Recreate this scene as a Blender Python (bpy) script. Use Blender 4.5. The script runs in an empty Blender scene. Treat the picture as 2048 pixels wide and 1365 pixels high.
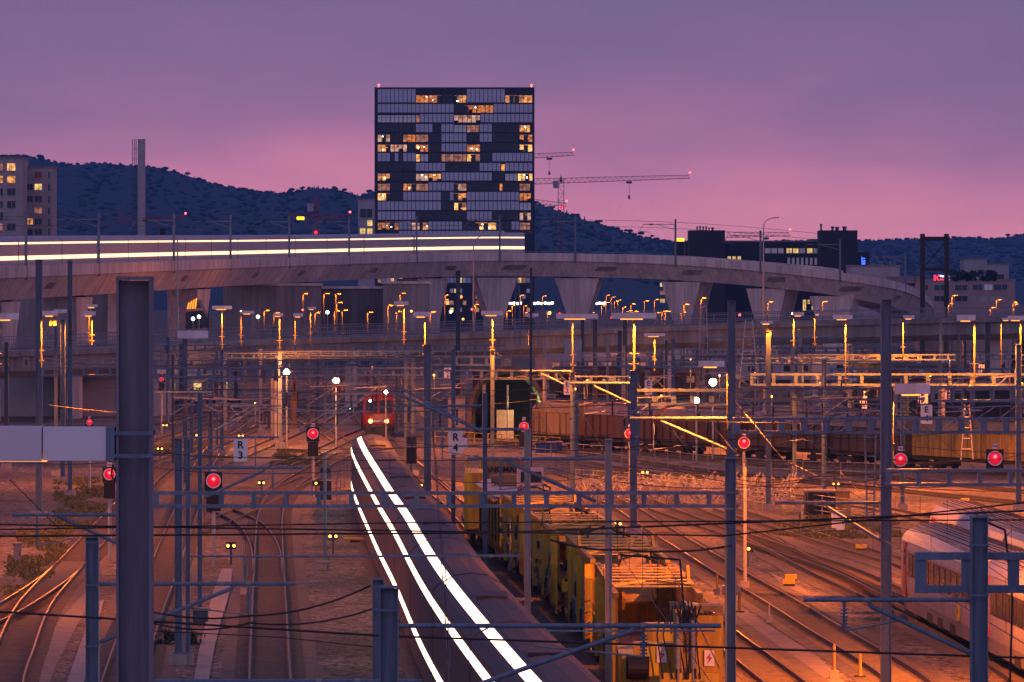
import bpy, bmesh, math, random
from mathutils import Vector, Matrix
R = math.radians
random.seed(7)
scene = bpy.context.scene
COL = scene.collection
F, H, HZ = 11378.0, 14.0, 560.0          # focal length in photo pixels, eye height, horizon row

def pt(x, y, D):                          # a point seen at photo position (x, y) standing D metres away
    return Vector(((x-1024)*D/F, D, H-(y-HZ)*D/F))
def gp(x, y, z=0.0):                      # the same on the level z
    return pt(x, y, (H-z)*F/(y-HZ))
def ps(x, y, s): return pt(x, y, F/s)     # s = pixels per metre there

# ------------------------------------------------------------------ materials
MATS = {}
def mat(name, col, rough=.7, metal=0.0, var=.25, scale=3.0, bump=0.0, streak=False, em=None, es=0.0, dirt=None, spec=.5):
    if name in MATS: return MATS[name]
    m = bpy.data.materials.new(name); m.use_nodes = True
    nt = m.node_tree; b = nt.nodes['Principled BSDF']
    b.inputs['Roughness'].default_value = rough; b.inputs['Metallic'].default_value = metal
    b.inputs['Specular IOR Level'].default_value = spec
    tc = nt.nodes.new('ShaderNodeTexCoord')
    mp = nt.nodes.new('ShaderNodeMapping')
    if streak: mp.inputs['Scale'].default_value = (1, 1, .12)
    nt.links.new(tc.outputs['Object'], mp.inputs['Vector'])
    n = nt.nodes.new('ShaderNodeTexNoise'); n.inputs['Scale'].default_value = scale
    n.inputs['Detail'].default_value = 6; n.inputs['Roughness'].default_value = .65
    nt.links.new(mp.outputs['Vector'], n.inputs['Vector'])
    r = nt.nodes.new('ShaderNodeValToRGB'); e = r.color_ramp.elements
    e[0].position, e[1].position = .3, .72
    d = dirt if dirt else tuple(c*(1-var) for c in col)
    e[0].color = (*d, 1); e[1].color = (*[min(1, c*(1+var*.6)) for c in col], 1)
    nt.links.new(n.outputs['Fac'], r.inputs['Fac'])
    src = r.outputs['Color']
    if streak:                             # finer run-off streaks over the broad patches
        m2 = nt.nodes.new('ShaderNodeMapping'); m2.inputs['Scale'].default_value = (1, 1, .05)
        n2 = nt.nodes.new('ShaderNodeTexNoise'); n2.inputs['Scale'].default_value = scale*5; n2.inputs['Detail'].default_value = 4
        g2 = nt.nodes.new('ShaderNodeMapRange'); g2.inputs['From Min'].default_value = .38; g2.inputs['From Max'].default_value = .6; g2.inputs['To Min'].default_value = .80; g2.inputs['To Max'].default_value = 1
        x2 = nt.nodes.new('ShaderNodeMixRGB'); x2.blend_type = 'MULTIPLY'; x2.inputs[0].default_value = 1
        nt.links.new(tc.outputs['Object'], m2.inputs['Vector']); nt.links.new(m2.outputs['Vector'], n2.inputs['Vector']); nt.links.new(n2.outputs['Fac'], g2.inputs['Value'])
        nt.links.new(src, x2.inputs[1]); nt.links.new(g2.outputs['Result'], x2.inputs[2]); src = x2.outputs[0]
    nt.links.new(src, b.inputs['Base Color'])
    if bump:
        bn = nt.nodes.new('ShaderNodeBump'); bn.inputs['Strength'].default_value = bump; bn.inputs['Distance'].default_value = .05
        nt.links.new(n.outputs['Fac'], bn.inputs['Height']); nt.links.new(bn.outputs['Normal'], b.inputs['Normal'])
    if em:
        b.inputs['Emission Color'].default_value = (*em, 1); b.inputs['Emission Strength'].default_value = es
    MATS[name] = m; return m

steel   = mat('painted steel', (.165,.235,.34), .55, .1, .35, 4, .05, True)
steel_d = mat('dark steel', (.095,.125,.18), .6, .1, .3, 3, .05, True)
galv    = mat('galvanised steel', (.30,.30,.34), .5, .3, .3, 7, .03)
lampp   = mat('lamp pole paint', (.085,.08,.075), .6, .1, .3, 4)
pale    = mat('pale painted pole', (.52,.47,.45), .6, .1, .25, 3, 0, True)
white   = mat('white enamel', (.88,.84,.88), .45, 0, .06, 5)
whitep  = mat('white housing', (.80,.74,.80), .5, 0, .12, 1.6, .02)
black   = mat('black board', (.012,.012,.014), .6)
blackp  = mat('black lettering', (.015,.015,.018), .6)
rubber  = mat('black cable', (.02,.02,.023), .7)
copper  = mat('overhead wire', (.05,.04,.045), .5, .6)
insul   = mat('brown insulator', (.10,.05,.035), .25)
railm   = mat('rail steel', (.035,.022,.018), .7, .2, .5, 2)
railt   = mat('polished rail head', (.26,.19,.165), .45, .9, .3, 2)
bedm    = mat('ballast bed', (.155,.112,.09), .95, 0, .5, 1.6, .1, dirt=(.07,.052,.045))
shadem   = mat('rail shade ballast', (.034,.022,.018), .95, 0, .4, 2)  # dark tone painted in for the contact shadow beside the rails
sleep   = mat('concrete sleeper', (.165,.12,.098), .9, 0, .35, 2, .1)
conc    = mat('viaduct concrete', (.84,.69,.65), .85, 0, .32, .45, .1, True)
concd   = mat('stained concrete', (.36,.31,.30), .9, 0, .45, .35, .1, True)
conc_f  = mat('foundation concrete', (.38,.33,.31), .9, 0, .25, 3, .1)
asph    = mat('asphalt', (.10,.10,.115), .85, 0, .3, 1.5, .15)
slab    = mat('walkway slab', (.36,.28,.26), .9, 0, .25, 1.5, .1)
dirtp   = mat('trodden gravel', (.24,.18,.165), .95, 0, .3, 1.2, .1)
yellow  = mat('machine yellow', (.78,.56,.03), .45, 0, .3, 1.6, .04, True, dirt=(.33,.15,.02))
yellowd = mat('worn yellow', (.52,.33,.04), .6, 0, .5, 1.8, .05, True, dirt=(.14,.08,.03))
under   = mat('underframe black', (.035,.028,.026), .8, 0, .4, 2)
hopperm = mat('worn hopper steel', (.34,.22,.14), .5, .4, .4, 1.2, .05)
redp    = mat('locomotive red', (.24,.010,.010), .4, 0, .2, 1)
glassd  = mat('dark glass', (.02,.025,.035), .12, 0, .3, 1)
glassb  = mat('blue glass', (.04,.07,.10), .1, 0, .4, .3)
coachw  = mat('coach white', (.56,.46,.46), .4, 0, .12, .8, 0, True)
coachg  = mat('coach roof', (.33,.27,.26), .55, .2, .25, .6, 0)
coachr  = mat('coach red door', (.5,.03,.03), .4)
coachd  = mat('coach window band', (.09,.055,.05), .3)
brown   = mat('freight brown', (.12,.05,.038), .75, 0, .4, .8, .05, True, dirt=(.05,.025,.02))
brownr  = mat('freight roof', (.27,.17,.15), .7, 0, .3, .6)
tan     = mat('tan wagon', (.34,.21,.09), .7, 0, .35, .8, 0, True)
traind  = mat('train body dark', (.062,.045,.05), .6, 0, .25, 1.0)
trainl  = mat('train body pale', (.44,.40,.48), .5, 0, .1, .6)
facw    = mat('facade white panel', (.60,.65,.80), .5, 0, .05, .4)
facd    = mat('facade dark metal', (.010,.013,.024), .45, .2)
facb    = mat('dark brick', (.035,.028,.036), .9, 0, .3, .5)
facp    = mat('pink render', (.42,.30,.30), .9, 0, .2, .3)
facg    = mat('grey brown render', (.46,.39,.38), .9, 0, .2, .3)
facl    = mat('light render', (.45,.43,.46), .9, 0, .2, .3)
grassm  = mat('dry grass', (.19,.165,.055), .9, 0, .5, 2, dirt=(.09,.09,.03))
leaf    = mat('tree foliage', (.05,.06,.03), .9, 0, .5, .6, dirt=(.02,.03,.015))
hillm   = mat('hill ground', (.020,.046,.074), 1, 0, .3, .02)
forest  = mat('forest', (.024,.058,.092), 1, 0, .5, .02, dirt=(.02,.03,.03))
craner  = mat('crane red', (.40,.05,.04), .5)
bluep   = mat('blue paint', (.03,.07,.22), .5)
greenm  = mat('green patina', (.08,.11,.06), .8, 0, .4, 1)
arcm    = mat('rusty arch', (.20,.12,.06), .8, 0, .4, 1)
cab_o   = mat('beige cabinet', (.60,.42,.30), .7)
boltm   = mat('red bolt mark', (.45,.02,.08), .6)
signy   = mat('warning yellow', (.75,.5,.03), .6)
def emit(name, col, st): return mat(name, tuple(min(1, c*.8) for c in col), .5, 0, 0, 1, em=col, es=st)
e_sod   = emit('sodium lamp', (1,.33,.03), 2.6)
e_sodf  = emit('sodium lamp far', (1,.30,.02), 1.9)
e_white = emit('white lamp', (1,.93,.75), 9)
e_flood = emit('flood lamp', (1,.66,.36), 60)
e_red   = emit('red signal lens', (1,.010,.03), 4.5)
e_redc  = emit('red signal core', (1,.10,.10), 5)
e_redd  = emit('red target glow', (.5,.006,.02), 1.0)
e_dwarf = emit('dwarf lamp', (1,.40,.08), 5)
e_trail = emit('light trail glow', (1,.66,.46), 3.4)  # glow for the bands that stand in for light trails
e_trail2= emit('light trail glow amber', (1,.58,.30), 2.6)
e_head  = emit('headlamp', (1,.55,.16), 5)
e_win   = emit('lit window amber', (1,.40,.09), 1.0)
e_winb  = emit('lit window bright', (1,.48,.13), 1.6)
e_wind  = emit('lit window dim', (1,.42,.2), .3)
e_winp  = emit('lit window pale', (.5,.45,.62), .16)
e_winw  = emit('lit window yellow', (1,.66,.20), 1.0)
e_blue  = emit('blue neon', (.05,.12,1), 4)
e_wneon = emit('white neon', (.75,.85,1), 3)
e_rneon = emit('red neon', (1,.03,.06), 3)
e_shop  = emit('white strip lights', (1,.92,.85), 5)
e_yel   = emit('yellow light box', (1,.62,.02), 2.2)
e_cyan  = emit('cyan signal', (.25,.9,.8), 6)
def var_emit(m, scale, lo, hi):           # uneven room light behind the panes
    nt = m.node_tree; b = nt.nodes['Principled BSDF']
    tc = nt.nodes.new('ShaderNodeTexCoord'); n = nt.nodes.new('ShaderNodeTexNoise'); n.inputs['Scale'].default_value = scale
    mr = nt.nodes.new('ShaderNodeMapRange'); mr.inputs['From Min'].default_value = .35; mr.inputs['From Max'].default_value = .7
    mr.inputs['To Min'].default_value = lo; mr.inputs['To Max'].default_value = hi
    nt.links.new(tc.outputs['Object'], n.inputs['Vector']); nt.links.new(n.outputs['Fac'], mr.inputs['Value'])
    nt.links.new(mr.outputs['Result'], b.inputs['Emission Strength'])
e_win2  = emit('lit window orange', (1,.30,.05), .7); e_win3 = emit('lit window pinkish', (1,.55,.34), .6)
var_emit(e_win2, 1.2, .1, 1.1); var_emit(e_win3, .7, .15, .9)
var_emit(e_win, .9, .15, 1.5); var_emit(e_winb, .8, .5, 2.4); var_emit(e_wind, .9, .04, .45); var_emit(e_winw, .8, .4, 1.3)

# ------------------------------------------------------------------ mesh builder
WORLD = {}
class MB:
    def __init__(s): s.v, s.f, s.m = [], [], []
    def add(s, vs, fs, m=0):
        o = len(s.v); s.v += [Vector(v) for v in vs]
        for f in fs: s.f.append([i+o for i in f]); s.m.append(m)
        return s
    def box(s, c, d, m=0, rz=0.0):
        c = Vector(c); x, y, z = d[0]/2, d[1]/2, d[2]/2
        vs = [Vector((a*x, b*y, e*z)) for a in (-1,1) for b in (-1,1) for e in (-1,1)]
        if rz: M = Matrix.Rotation(rz, 3, 'Z'); vs = [M@v for v in vs]
        return s.add([v+c for v in vs], [(0,1,3,2),(4,6,7,5),(0,4,5,1),(2,3,7,6),(0,2,6,4),(1,5,7,3)], m)
    def beam(s, a, b, w, h, m=0, up=(0,0,1)):
        a, b = Vector(a), Vector(b); d = (b-a).normalized(); up = Vector(up)
        if abs(d.dot(up)) > .98: up = Vector((0,1,0))
        r = d.cross(up).normalized(); u = r.cross(d)
        vs = [p+r*(i*w/2)+u*(j*h/2) for p in (a, b) for i, j in ((-1,-1),(1,-1),(1,1),(-1,1))]
        return s.add(vs, [(3,2,1,0),(4,5,6,7),(0,1,5,4),(1,2,6,5),(2,3,7,6),(3,0,4,7)], m)
    def tube(s, a, b, r, n=8, m=0, r2=None, cap=True):
        a, b = Vector(a), Vector(b); d = (b-a).normalized()
        up = Vector((0,0,1)) if abs(d.z) < .95 else Vector((0,1,0))
        x = d.cross(up).normalized(); y = x.cross(d); r2 = r if r2 is None else r2
        vs = []
        for p, q in ((a, r), (b, r2)):
            for k in range(n):
                t = 2*math.pi*k/n; vs.append(p+x*(math.cos(t)*q)+y*(math.sin(t)*q))
        fs = [(k, (k+1) % n, n+(k+1) % n, n+k) for k in range(n)]
        if cap: fs += [tuple(range(n-1, -1, -1)), tuple(range(n, 2*n))]
        return s.add(vs, fs, m)
    def path(s, pts, r, n=5, m=0):
        for a, b in zip(pts, pts[1:]): s.tube(a, b, r, n, m, cap=False)
        return s
    def sphere(s, c, r, m=0, n=10, k=6, sq=(1,1,1)):
        c = Vector(c); vs = [c+Vector((0,0,r*sq[2]))]
        for i in range(1, k):
            t = math.pi*i/k
            for j in range(n):
                p = 2*math.pi*j/n
                vs.append(c+Vector((r*sq[0]*math.sin(t)*math.cos(p), r*sq[1]*math.sin(t)*math.sin(p), r*sq[2]*math.cos(t))))
        vs.append(c-Vector((0,0,r*sq[2]))); L = len(vs)-1
        fs = [(0, 1+j, 1+(j+1) % n) for j in range(n)]
        for i in range(k-2):
            for j in range(n):
                a = 1+i*n+j; b = 1+i*n+(j+1) % n; fs.append((a, a+n, b+n, b))
        fs += [(L, 1+(k-2)*n+(j+1) % n, 1+(k-2)*n+j) for j in range(n)]
        return s.add(vs, fs, m)
    def ring(s, c, r0, r1, d, m=0, n=24):            # flat annulus facing -Y, depth d
        c = Vector(c); vs = []
        for rr in (r0, r1):
            for y in (-d/2, d/2):
                for k in range(n):
                    t = 2*math.pi*k/n; vs.append(c+Vector((math.cos(t)*rr, y, math.sin(t)*rr)))
        fs = []
        for k in range(n):
            q = (k+1) % n
            fs += [(k, q, 2*n+q, 2*n+k), (n+k, 3*n+k, 3*n+q, n+q), (2*n+k, 2*n+q, 3*n+q, 3*n+k), (k, n+k, n+q, q)]
        return s.add(vs, fs, m)
    def prism(s, poly, off, m=0):                     # polygon (3-D points) pushed along off
        n = len(poly); off = Vector(off); vs = [Vector(p) for p in poly]+[Vector(p)+off for p in poly]
        fs = [tuple(range(n)), tuple(range(2*n-1, n-1, -1))]+[(k, k+n, (k+1) % n+n, (k+1) % n) for k in range(n)]
        return s.add(vs, fs, m)
    def hcol(s, base, z1, w, d, t=.02, m=0):          # H-section column, web facing the viewer
        x, y, z0 = base; t = max(t, w*.07); h = (z1-z0); c = (z0+z1)/2
        s.box((x-w/2+t/2, y, c), (t, d, h), m); s.box((x+w/2-t/2, y, c), (t, d, h), m)
        return s.box((x, y, c), (w-2*t, t, h-.02), m)
    def sweep(s, path, prof, m=0, closed=True, mats=None):  # path: list of (x,y,z); prof: (u to the right, z)
        P = [Vector(p) for p in path]; n = len(prof); vs = []
        for i, p in enumerate(P):
            d = (P[min(i+1, len(P)-1)]-P[max(i-1, 0)]); d.z = 0; d.normalize(); r = Vector((d.y, -d.x, 0))
            vs += [p+r*u+Vector((0,0,z)) for u, z in prof]
        o = len(s.v); s.v += vs
        for i in range(len(P)-1):
            for k in range(n if closed else n-1):
                q = (k+1) % n
                s.f.append([o+i*n+k, o+(i+1)*n+k, o+(i+1)*n+q, o+i*n+q]); s.m.append(mats[k] if mats else m)
        if closed:
            s.f.append([o+k for k in range(n)]); s.m.append(m)
            s.f.append([o+(len(P)-1)*n+k for k in range(n-1, -1, -1)]); s.m.append(m)
        return s
    def build(s, name, mats, parent=None, smooth=False, kind=None, label=None):
        me = bpy.data.meshes.new(name)
        off = WORLD.get(parent.name, Vector()) if parent else Vector()
        me.from_pydata([v-off for v in s.v], [], s.f)
        for m in (mats if isinstance(mats, (list, tuple)) else [mats]): me.materials.append(m)
        me.polygons.foreach_set('material_index', s.m)
        me.validate()
        bm = bmesh.new(); bm.from_mesh(me); bmesh.ops.recalc_face_normals(bm, faces=bm.faces); bm.to_mesh(me); bm.free()
        if smooth: me.polygons.foreach_set('use_smooth', [True]*len(me.polygons))
        ob = bpy.data.objects.new(name, me); COL.objects.link(ob)
        if parent: ob.parent = parent
        WORLD[ob.name] = off.copy()
        if kind: ob['kind'] = kind
        if label: ob['label'] = label
        return ob
def thing(name, label, cat, loc=(0,0,0), group=None):
    o = bpy.data.objects.new(name, None); COL.objects.link(o); o.location = loc; o.empty_display_size = .3
    WORLD[o.name] = Vector(loc); o['label'] = label; o['category'] = cat
    if group: o['group'] = group
    return o
def tag(o, label, cat, group=None):
    o['label'] = label; o['category'] = cat
    if group: o['group'] = group
    return o
TXT = {}
def text_geo(body, size):
    if body not in TXT:
        cu = bpy.data.curves.new('t', 'FONT'); cu.body = body; cu.size = 1; cu.align_x = 'CENTER'; cu.align_y = 'CENTER'; cu.extrude = .02; cu.offset = .022; cu.resolution_u = 4
        ob = bpy.data.objects.new('t', cu); COL.objects.link(ob)
        me = bpy.data.meshes.new_from_object(ob.evaluated_get(bpy.context.evaluated_depsgraph_get()))
        TXT[body] = ([v.co.copy() for v in me.vertices], [tuple(p.vertices) for p in me.polygons])
        bpy.data.objects.remove(ob); bpy.data.meshes.remove(me); bpy.data.curves.remove(cu)
    return TXT[body]
def put_text(mb, body, c, size, rot=0.0, sx=1.0, mirror=False):   # upright, facing the camera side (-Y)
    vs, fs = text_geo(body, size); c = Vector(c); out = []
    for v in vs:
        x, y = v.x*size*sx, v.y*size
        if rot: x, y = x*math.cos(rot)-y*math.sin(rot), x*math.sin(rot)+y*math.cos(rot)
        out.append(c+Vector((x, -v.z*size, y)))
    return mb.add(out, fs)
def lamp(loc, power, col=(1,.235,.013), kind='POINT', rad=.12, size=150, parent=None, rot=(0,0,0)):
    L = bpy.data.lights.new('lamp_light', kind); L.energy = power; L.color = col
    L.shadow_soft_size = rad
    if kind == 'SPOT': L.spot_size = R(size); L.spot_blend = .3
    o = bpy.data.objects.new('lamp_light', L); COL.objects.link(o); o.location = Vector(loc)-(WORLD[parent.name] if parent else Vector())
    o.rotation_euler = rot
    if parent: o.parent = parent
    return o
def spline(pts, n):                        # Catmull-Rom through points, n samples per span
    P = [Vector(p) for p in pts]; P = [P[0]*2-P[1]]+P+[P[-1]*2-P[-2]]; out = []
    for i in range(1, len(P)-2):
        a, b, c, d = P[i-1:i+3]
        for k in range(n):
            t = k/n
            out.append(.5*((2*b)+(c-a)*t+(2*a-5*b+4*c-d)*t*t+(3*b-a-3*c+d)*t**3))
    out.append(P[-2]); return out
def resample(path, a, b, step):            # points of a path between arclengths a and b
    L = [0.0]
    for p, q in zip(path, path[1:]): L.append(L[-1]+(q-p).length)
    def at(t):
        t = max(0, min(L[-1]-1e-4, t))
        for i in range(len(L)-1):
            if L[i] <= t <= L[i+1]: return path[i].lerp(path[i+1], (t-L[i])/max(1e-9, L[i+1]-L[i]))
        return path[-1]
    n = max(1, int((b-a)/step)); return [at(a+(b-a)*k/n) for k in range(n+1)]
def length(path): return sum((q-p).length for p, q in zip(path, path[1:]))

# ------------------------------------------------------------------ camera, sky
cam = bpy.data.cameras.new('camera'); co = bpy.data.objects.new('camera', cam); COL.objects.link(co)
cam.lens = 200; cam.sensor_width = 36; co.location = (0,0,H); co.rotation_euler = (R(90),0,0)
cam.shift_y = -(682.5-HZ)/2048; cam.clip_start = 1; cam.clip_end = 30000
scene.camera = co
scene.view_settings.view_transform = 'Standard'; scene.view_settings.look = 'None'
scene.view_settings.exposure = 0; scene.view_settings.gamma = 1
HAZE = .0001
scene.cycles.use_denoising = True; scene.cycles.max_bounces = 5; scene.cycles.diffuse_bounces = 2; scene.cycles.glossy_bounces = 2
scene.cycles.sample_clamp_indirect = 4; scene.cycles.caustics_reflective = False; scene.cycles.caustics_refractive = False

w = bpy.data.worlds.new('World'); scene.world = w; w.use_nodes = True
nt = w.node_tree; nt.nodes.clear()
out = nt.nodes.new('ShaderNodeOutputWorld'); bg = nt.nodes.new('ShaderNodeBackground')
tc = nt.nodes.new('ShaderNodeTexCoord'); sep = nt.nodes.new('ShaderNodeSeparateXYZ')
nt.links.new(tc.outputs['Generated'], sep.inputs['Vector'])
# soft cloud banding bends the height at which the colours change
no = nt.nodes.new('ShaderNodeTexNoise'); no.inputs['Scale'].default_value = 16; no.inputs['Detail'].default_value = 3
mpn = nt.nodes.new('ShaderNodeMapping'); mpn.inputs['Scale'].default_value = (1,1,3.5)
nt.links.new(tc.outputs['Generated'], mpn.inputs['Vector']); nt.links.new(mpn.outputs['Vector'], no.inputs['Vector'])
def math_(op, a, b):
    n = nt.nodes.new('ShaderNodeMath'); n.operation = op
    for i, v in enumerate((a, b)):
        if isinstance(v, (int, float)): n.inputs[i].default_value = v
        else: nt.links.new(v, n.inputs[i])
    return n.outputs[0]
wob = math_('MULTIPLY', math_('SUBTRACT', no.outputs['Fac'], .5), .032)
zz = math_('ADD', sep.outputs['Z'], wob)
zz = math_('ADD', zz, math_('MULTIPLY', sep.outputs['X'], .02))
def ramp(src, stops):
    r = nt.nodes.new('ShaderNodeValToRGB'); e = r.color_ramp.elements
    while len(e) < len(stops): e.new(.5)
    for el, (p, c) in zip(e, stops): el.position = p; el.color = (*c, 1)
    nt.links.new(src, r.inputs['Fac']); return r.outputs['Color']
z20 = math_('MULTIPLY', zz, 10.0)         # 0.1 of height = end of the fine ramp
front = ramp(z20, [(0.0,(1.02,.35,.47)), (.10,(.95,.325,.46)), (.18,(.78,.28,.455)), (.27,(.52,.23,.41)), (.38,(.355,.20,.365)), (.50,(.295,.19,.33)), (1.0,(.20,.155,.29))])
dome = ramp(sep.outputs['Z'], [(0.0,(.18,.11,.23)), (.12,(.175,.125,.27)), (.5,(.165,.14,.31)), (1.0,(.15,.145,.33))])
back = ramp(sep.outputs['Z'], [(0.0,(.37,.25,.41)), (.3,(.26,.20,.39)), (1.0,(.15,.145,.33))])
def mix(f, a, b):
    n = nt.nodes.new('ShaderNodeMixRGB'); nt.links.new(f, n.inputs[0]); nt.links.new(a, n.inputs[1]); nt.links.new(b, n.inputs[2]); return n.outputs[0]
def mr(src, a, b):
    n = nt.nodes.new('ShaderNodeMapRange'); n.interpolation_type = 'SMOOTHSTEP'; nt.links.new(src, n.inputs['Value'])
    n.inputs['From Min'].default_value = a; n.inputs['From Max'].default_value = b; return n.outputs['Result']
sky = mix(mr(sep.outputs['Z'], .06, .16), front, dome)
sky = mix(mr(sep.outputs['Y'], -.35, .35), back, sky)
nt.links.new(sky, bg.inputs['Color']); bg.inputs['Strength'].default_value = 1.0
nt.links.new(bg.outputs['Background'], out.inputs['Surface'])
sun = bpy.data.lights.new('sun', 'SUN'); sun.energy = .12; sun.angle = R(40); sun.color = (.75,.72,1)
so = bpy.data.objects.new('sun', sun); COL.objects.link(so); so.rotation_euler = (R(55), 0, R(-25))
# ------------------------------------------------------------------ ground
def ground_mat():
    m = bpy.data.materials.new('ballast'); m.use_nodes = True; nt = m.node_tree; b = nt.nodes['Principled BSDF']
    b.inputs['Roughness'].default_value = .9
    N = nt.nodes.new; L = nt.links.new
    tc = N('ShaderNodeTexCoord')
    big = N('ShaderNodeTexNoise'); big.inputs['Scale'].default_value = .09; big.inputs['Detail'].default_value = 5
    mid = N('ShaderNodeTexNoise'); mid.inputs['Scale'].default_value = 1.3; mid.inputs['Detail'].default_value = 4
    st = N('ShaderNodeTexVoronoi'); st.inputs['Scale'].default_value = 5; st.inputs['Randomness'].default_value = 1
    for n in (big, mid, st): L(tc.outputs['Object'], n.inputs['Vector'])
    r1 = N('ShaderNodeValToRGB'); e = r1.color_ramp.elements
    e[0].position, e[1].position = .35, .65; e[0].color = (.085,.064,.055,1); e[1].color = (.215,.155,.12,1)
    L(big.outputs['Fac'], r1.inputs['Fac'])
    mx = N('ShaderNodeMixRGB'); mx.blend_type = 'OVERLAY'; mx.inputs[0].default_value = .55
    L(r1.outputs['Color'], mx.inputs[1]); L(mid.outputs['Fac'], mx.inputs[2])
    m2 = N('ShaderNodeMixRGB'); m2.blend_type = 'OVERLAY'; m2.inputs[0].default_value = .9
    sp = N('ShaderNodeSeparateColor'); L(st.outputs['Color'], sp.inputs[0])
    L(mx.outputs[0], m2.inputs[1]); L(sp.outputs[0], m2.inputs[2]); L(m2.outputs[0], b.inputs['Base Color'])
    bp = N('ShaderNodeBump'); bp.inputs['Strength'].default_value = .9; bp.inputs['Distance'].default_value = .12
    L(st.outputs['Distance'], bp.inputs['Height']); L(bp.outputs['Normal'], b.inputs['Normal'])
    return m
g = MB().add([(-6000,-50,0),(6000,-50,0),(6000,9000,0),(-6000,9000,0)], [(0,1,2,3)])
g.build('ground', ground_mat(), kind='structure')
def sheet(name, px, m, z=.006, label=None):
    P = [gp(x, y, z) for x, y in px]
    return MB().add(P, [tuple(range(len(P)))]).build(name, m, kind='structure')
sheet('path', [(444,1137),(466,1138),(458,1190),(440,1250),(428,1300),(415,1380),(384,1380),(398,1300),(408,1260),(424,1190)], slab, .05)
sheet('path', [(1472,1222),(1502,1228),(1560,1265),(1640,1318),(1700,1375),(1655,1375),(1560,1302),(1472,1240)], dirtp, .012)
sheet('path', [(1540,1145),(1600,1172),(1690,1238),(1790,1300),(1860,1375),(1830,1375),(1740,1300),(1640,1215),(1560,1165)], dirtp, .012)
sheet('path', [(0,1405),(60,1330),(120,1240),(170,1185),(192,1180),(165,1230),(110,1335),(85,1405)], dirtp, .012)
sheet('path', [(130,1375),(190,1205),(208,1200),(165,1375)], slab, .05)
sheet('road', [(900,1085),(940,1085),(985,1130),(1050,1210),(1120,1290),(1185,1375),(1110,1375),(1040,1290),(960,1185)], asph, .012)
sheet('path', [(940,872),(1120,900),(1400,935),(1480,948),(1480,960),(1250,938),(1050,905),(935,882)], dirtp, .012)
sheet('road', [(330,905),(420,896),(560,900),(640,915),(560,935),(430,940),(330,930)], dirtp, .012)

# ------------------------------------------------------------------ tracks
TR = {}
def track(label, px=None, world=None, n=8, sl=True, far=False):
    if world: P = [Vector((x, d, 0)) for x, d in world]
    else: P = [gp(x, y) for x, y in px]
    P = spline(P, n); P.sort(key=lambda p: p.y) if False else None
    if P[0].y > P[-1].y and abs(P[0].y-P[-1].y) > abs(P[0].x-P[-1].x)*.2: P.reverse()
    t = thing('railway_track', label, 'railway track', P[0])
    TR[label] = 1
    MB().sweep(P, [(u_, .003+.0012*len(TR)) for u_ in (-1.75,-.95,-.5,.5,.95,1.75)], closed=False, mats=[0,1,0,1,0]).build('ballast_bed', [bedm, shadem], t)  # dark strips paint the rails' shade onto the bed
    for sd in (-1, 1):
        prof = [(sd*.7175-.085, .02), (sd*.7175+.085, .02), (sd*.7175+.036, .17), (sd*.7175-.036, .17)]
        MB().sweep(P, prof, mats=[0,0,1,0]).build('rail', [railm, railt], t)
    if sl:
        mb = MB(); L = length(P); pts = resample(P, .3, L, .62)
        for a, b in zip(pts, pts[1:]):
            d = (b-a).normalized(); mb.box((a.x, a.y, .0), (2.5, .26, .07), rz=math.atan2(d.y, d.x)-math.pi/2)
        mb.build('sleepers', sleep, t, kind='stuff')
    return P
track('curved track with a switch at the far left edge of the yard', [(0,1420),(6,1365),(27,1310),(71,1212),(148,1126),(224,1043),(262,1000),(300,960),(345,925)])
track('short track branching off towards the left frame edge', [(-70,1265),(0,1232),(60,1196),(112,1160),(150,1124)])
track('track running behind the big foreground mast', [(235,1420),(252,1346),(285,1245),(329,1138),(371,1028),(392,975),(410,930),(440,890),(500,850)])
track('straight track that passes right of the pink paving slabs', [(542,1420),(540,1365),(539,1270),(538,1182),(538,1090),(540,1040),(552,1000),(585,968),(640,935),(690,910)])
track('crossover track cutting from the slab path up to the right', [(380,1068),(430,1050),(500,1018),(560,985),(625,957)], sl=False)
track('crossover track curving down to the straight track', [(440,1022),(480,1040),(510,1062),(530,1100),(537,1150)], sl=False)
# the bright train stands on this one: left wall from the photo's lowest light line
WALL = [(-9.2,410),(-9.79,347),(-8.9,317),(-7.9,285),(-6.9,262)]
lw = [(703,970),(746,1079),(789,1168),(823,1248),(847,1301),(877,1358),(925,1440),(1000,1560),(1105,1715),(1250,1900)]
lw = [gp(x, y, 1.5) for x, y in lw]
lw = [Vector((lw[0].x-.9, lw[0].y+45, 1.5))]+lw
WALLP = spline([Vector((p.x, p.y, 0)) for p in reversed(lw)], 8)
CENT = [Vector((p.x+1.4, p.y, 0)) for p in WALLP]
track('track under the passenger train with the added glowing bands', world=[(p.x, p.y) for p in CENT[::4]]+[(-9.6,430),(-13.2,470),(-17,520),(-22,580),(-28,660)], n=4)
track('track the red locomotive stands on', [(905,1010),(860,970),(815,925),(785,895),(757,872),(735,850),(715,820),(690,795),(650,770)])
YP = spline([Vector((x, d, 0)) for x, d in [(5.0,150),(4.9,170),(4.7,185),(4.4,203),(3.6,221),(2.05,250),(.7,272),(-1.4,307),(-3.4,350),(-6,400),(-9,450)]], 8)
track('track under the row of yellow wagons', world=[(p.x, p.y) for p in YP[::4]], n=4)
track('track on the right running just below the yellow wagons', [(1630,1420),(1560,1365),(1500,1318),(1440,1272),(1340,1190),(1250,1118),(1150,1040),(1080,985)])
track('second track to the right of the yellow wagons, between gravel paths', [(1850,1395),(1780,1342),(1652,1265),(1560,1208),(1472,1158),(1395,1110),(1310,1058),(1252,1020),(1180,985),(1090,950)])
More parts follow.
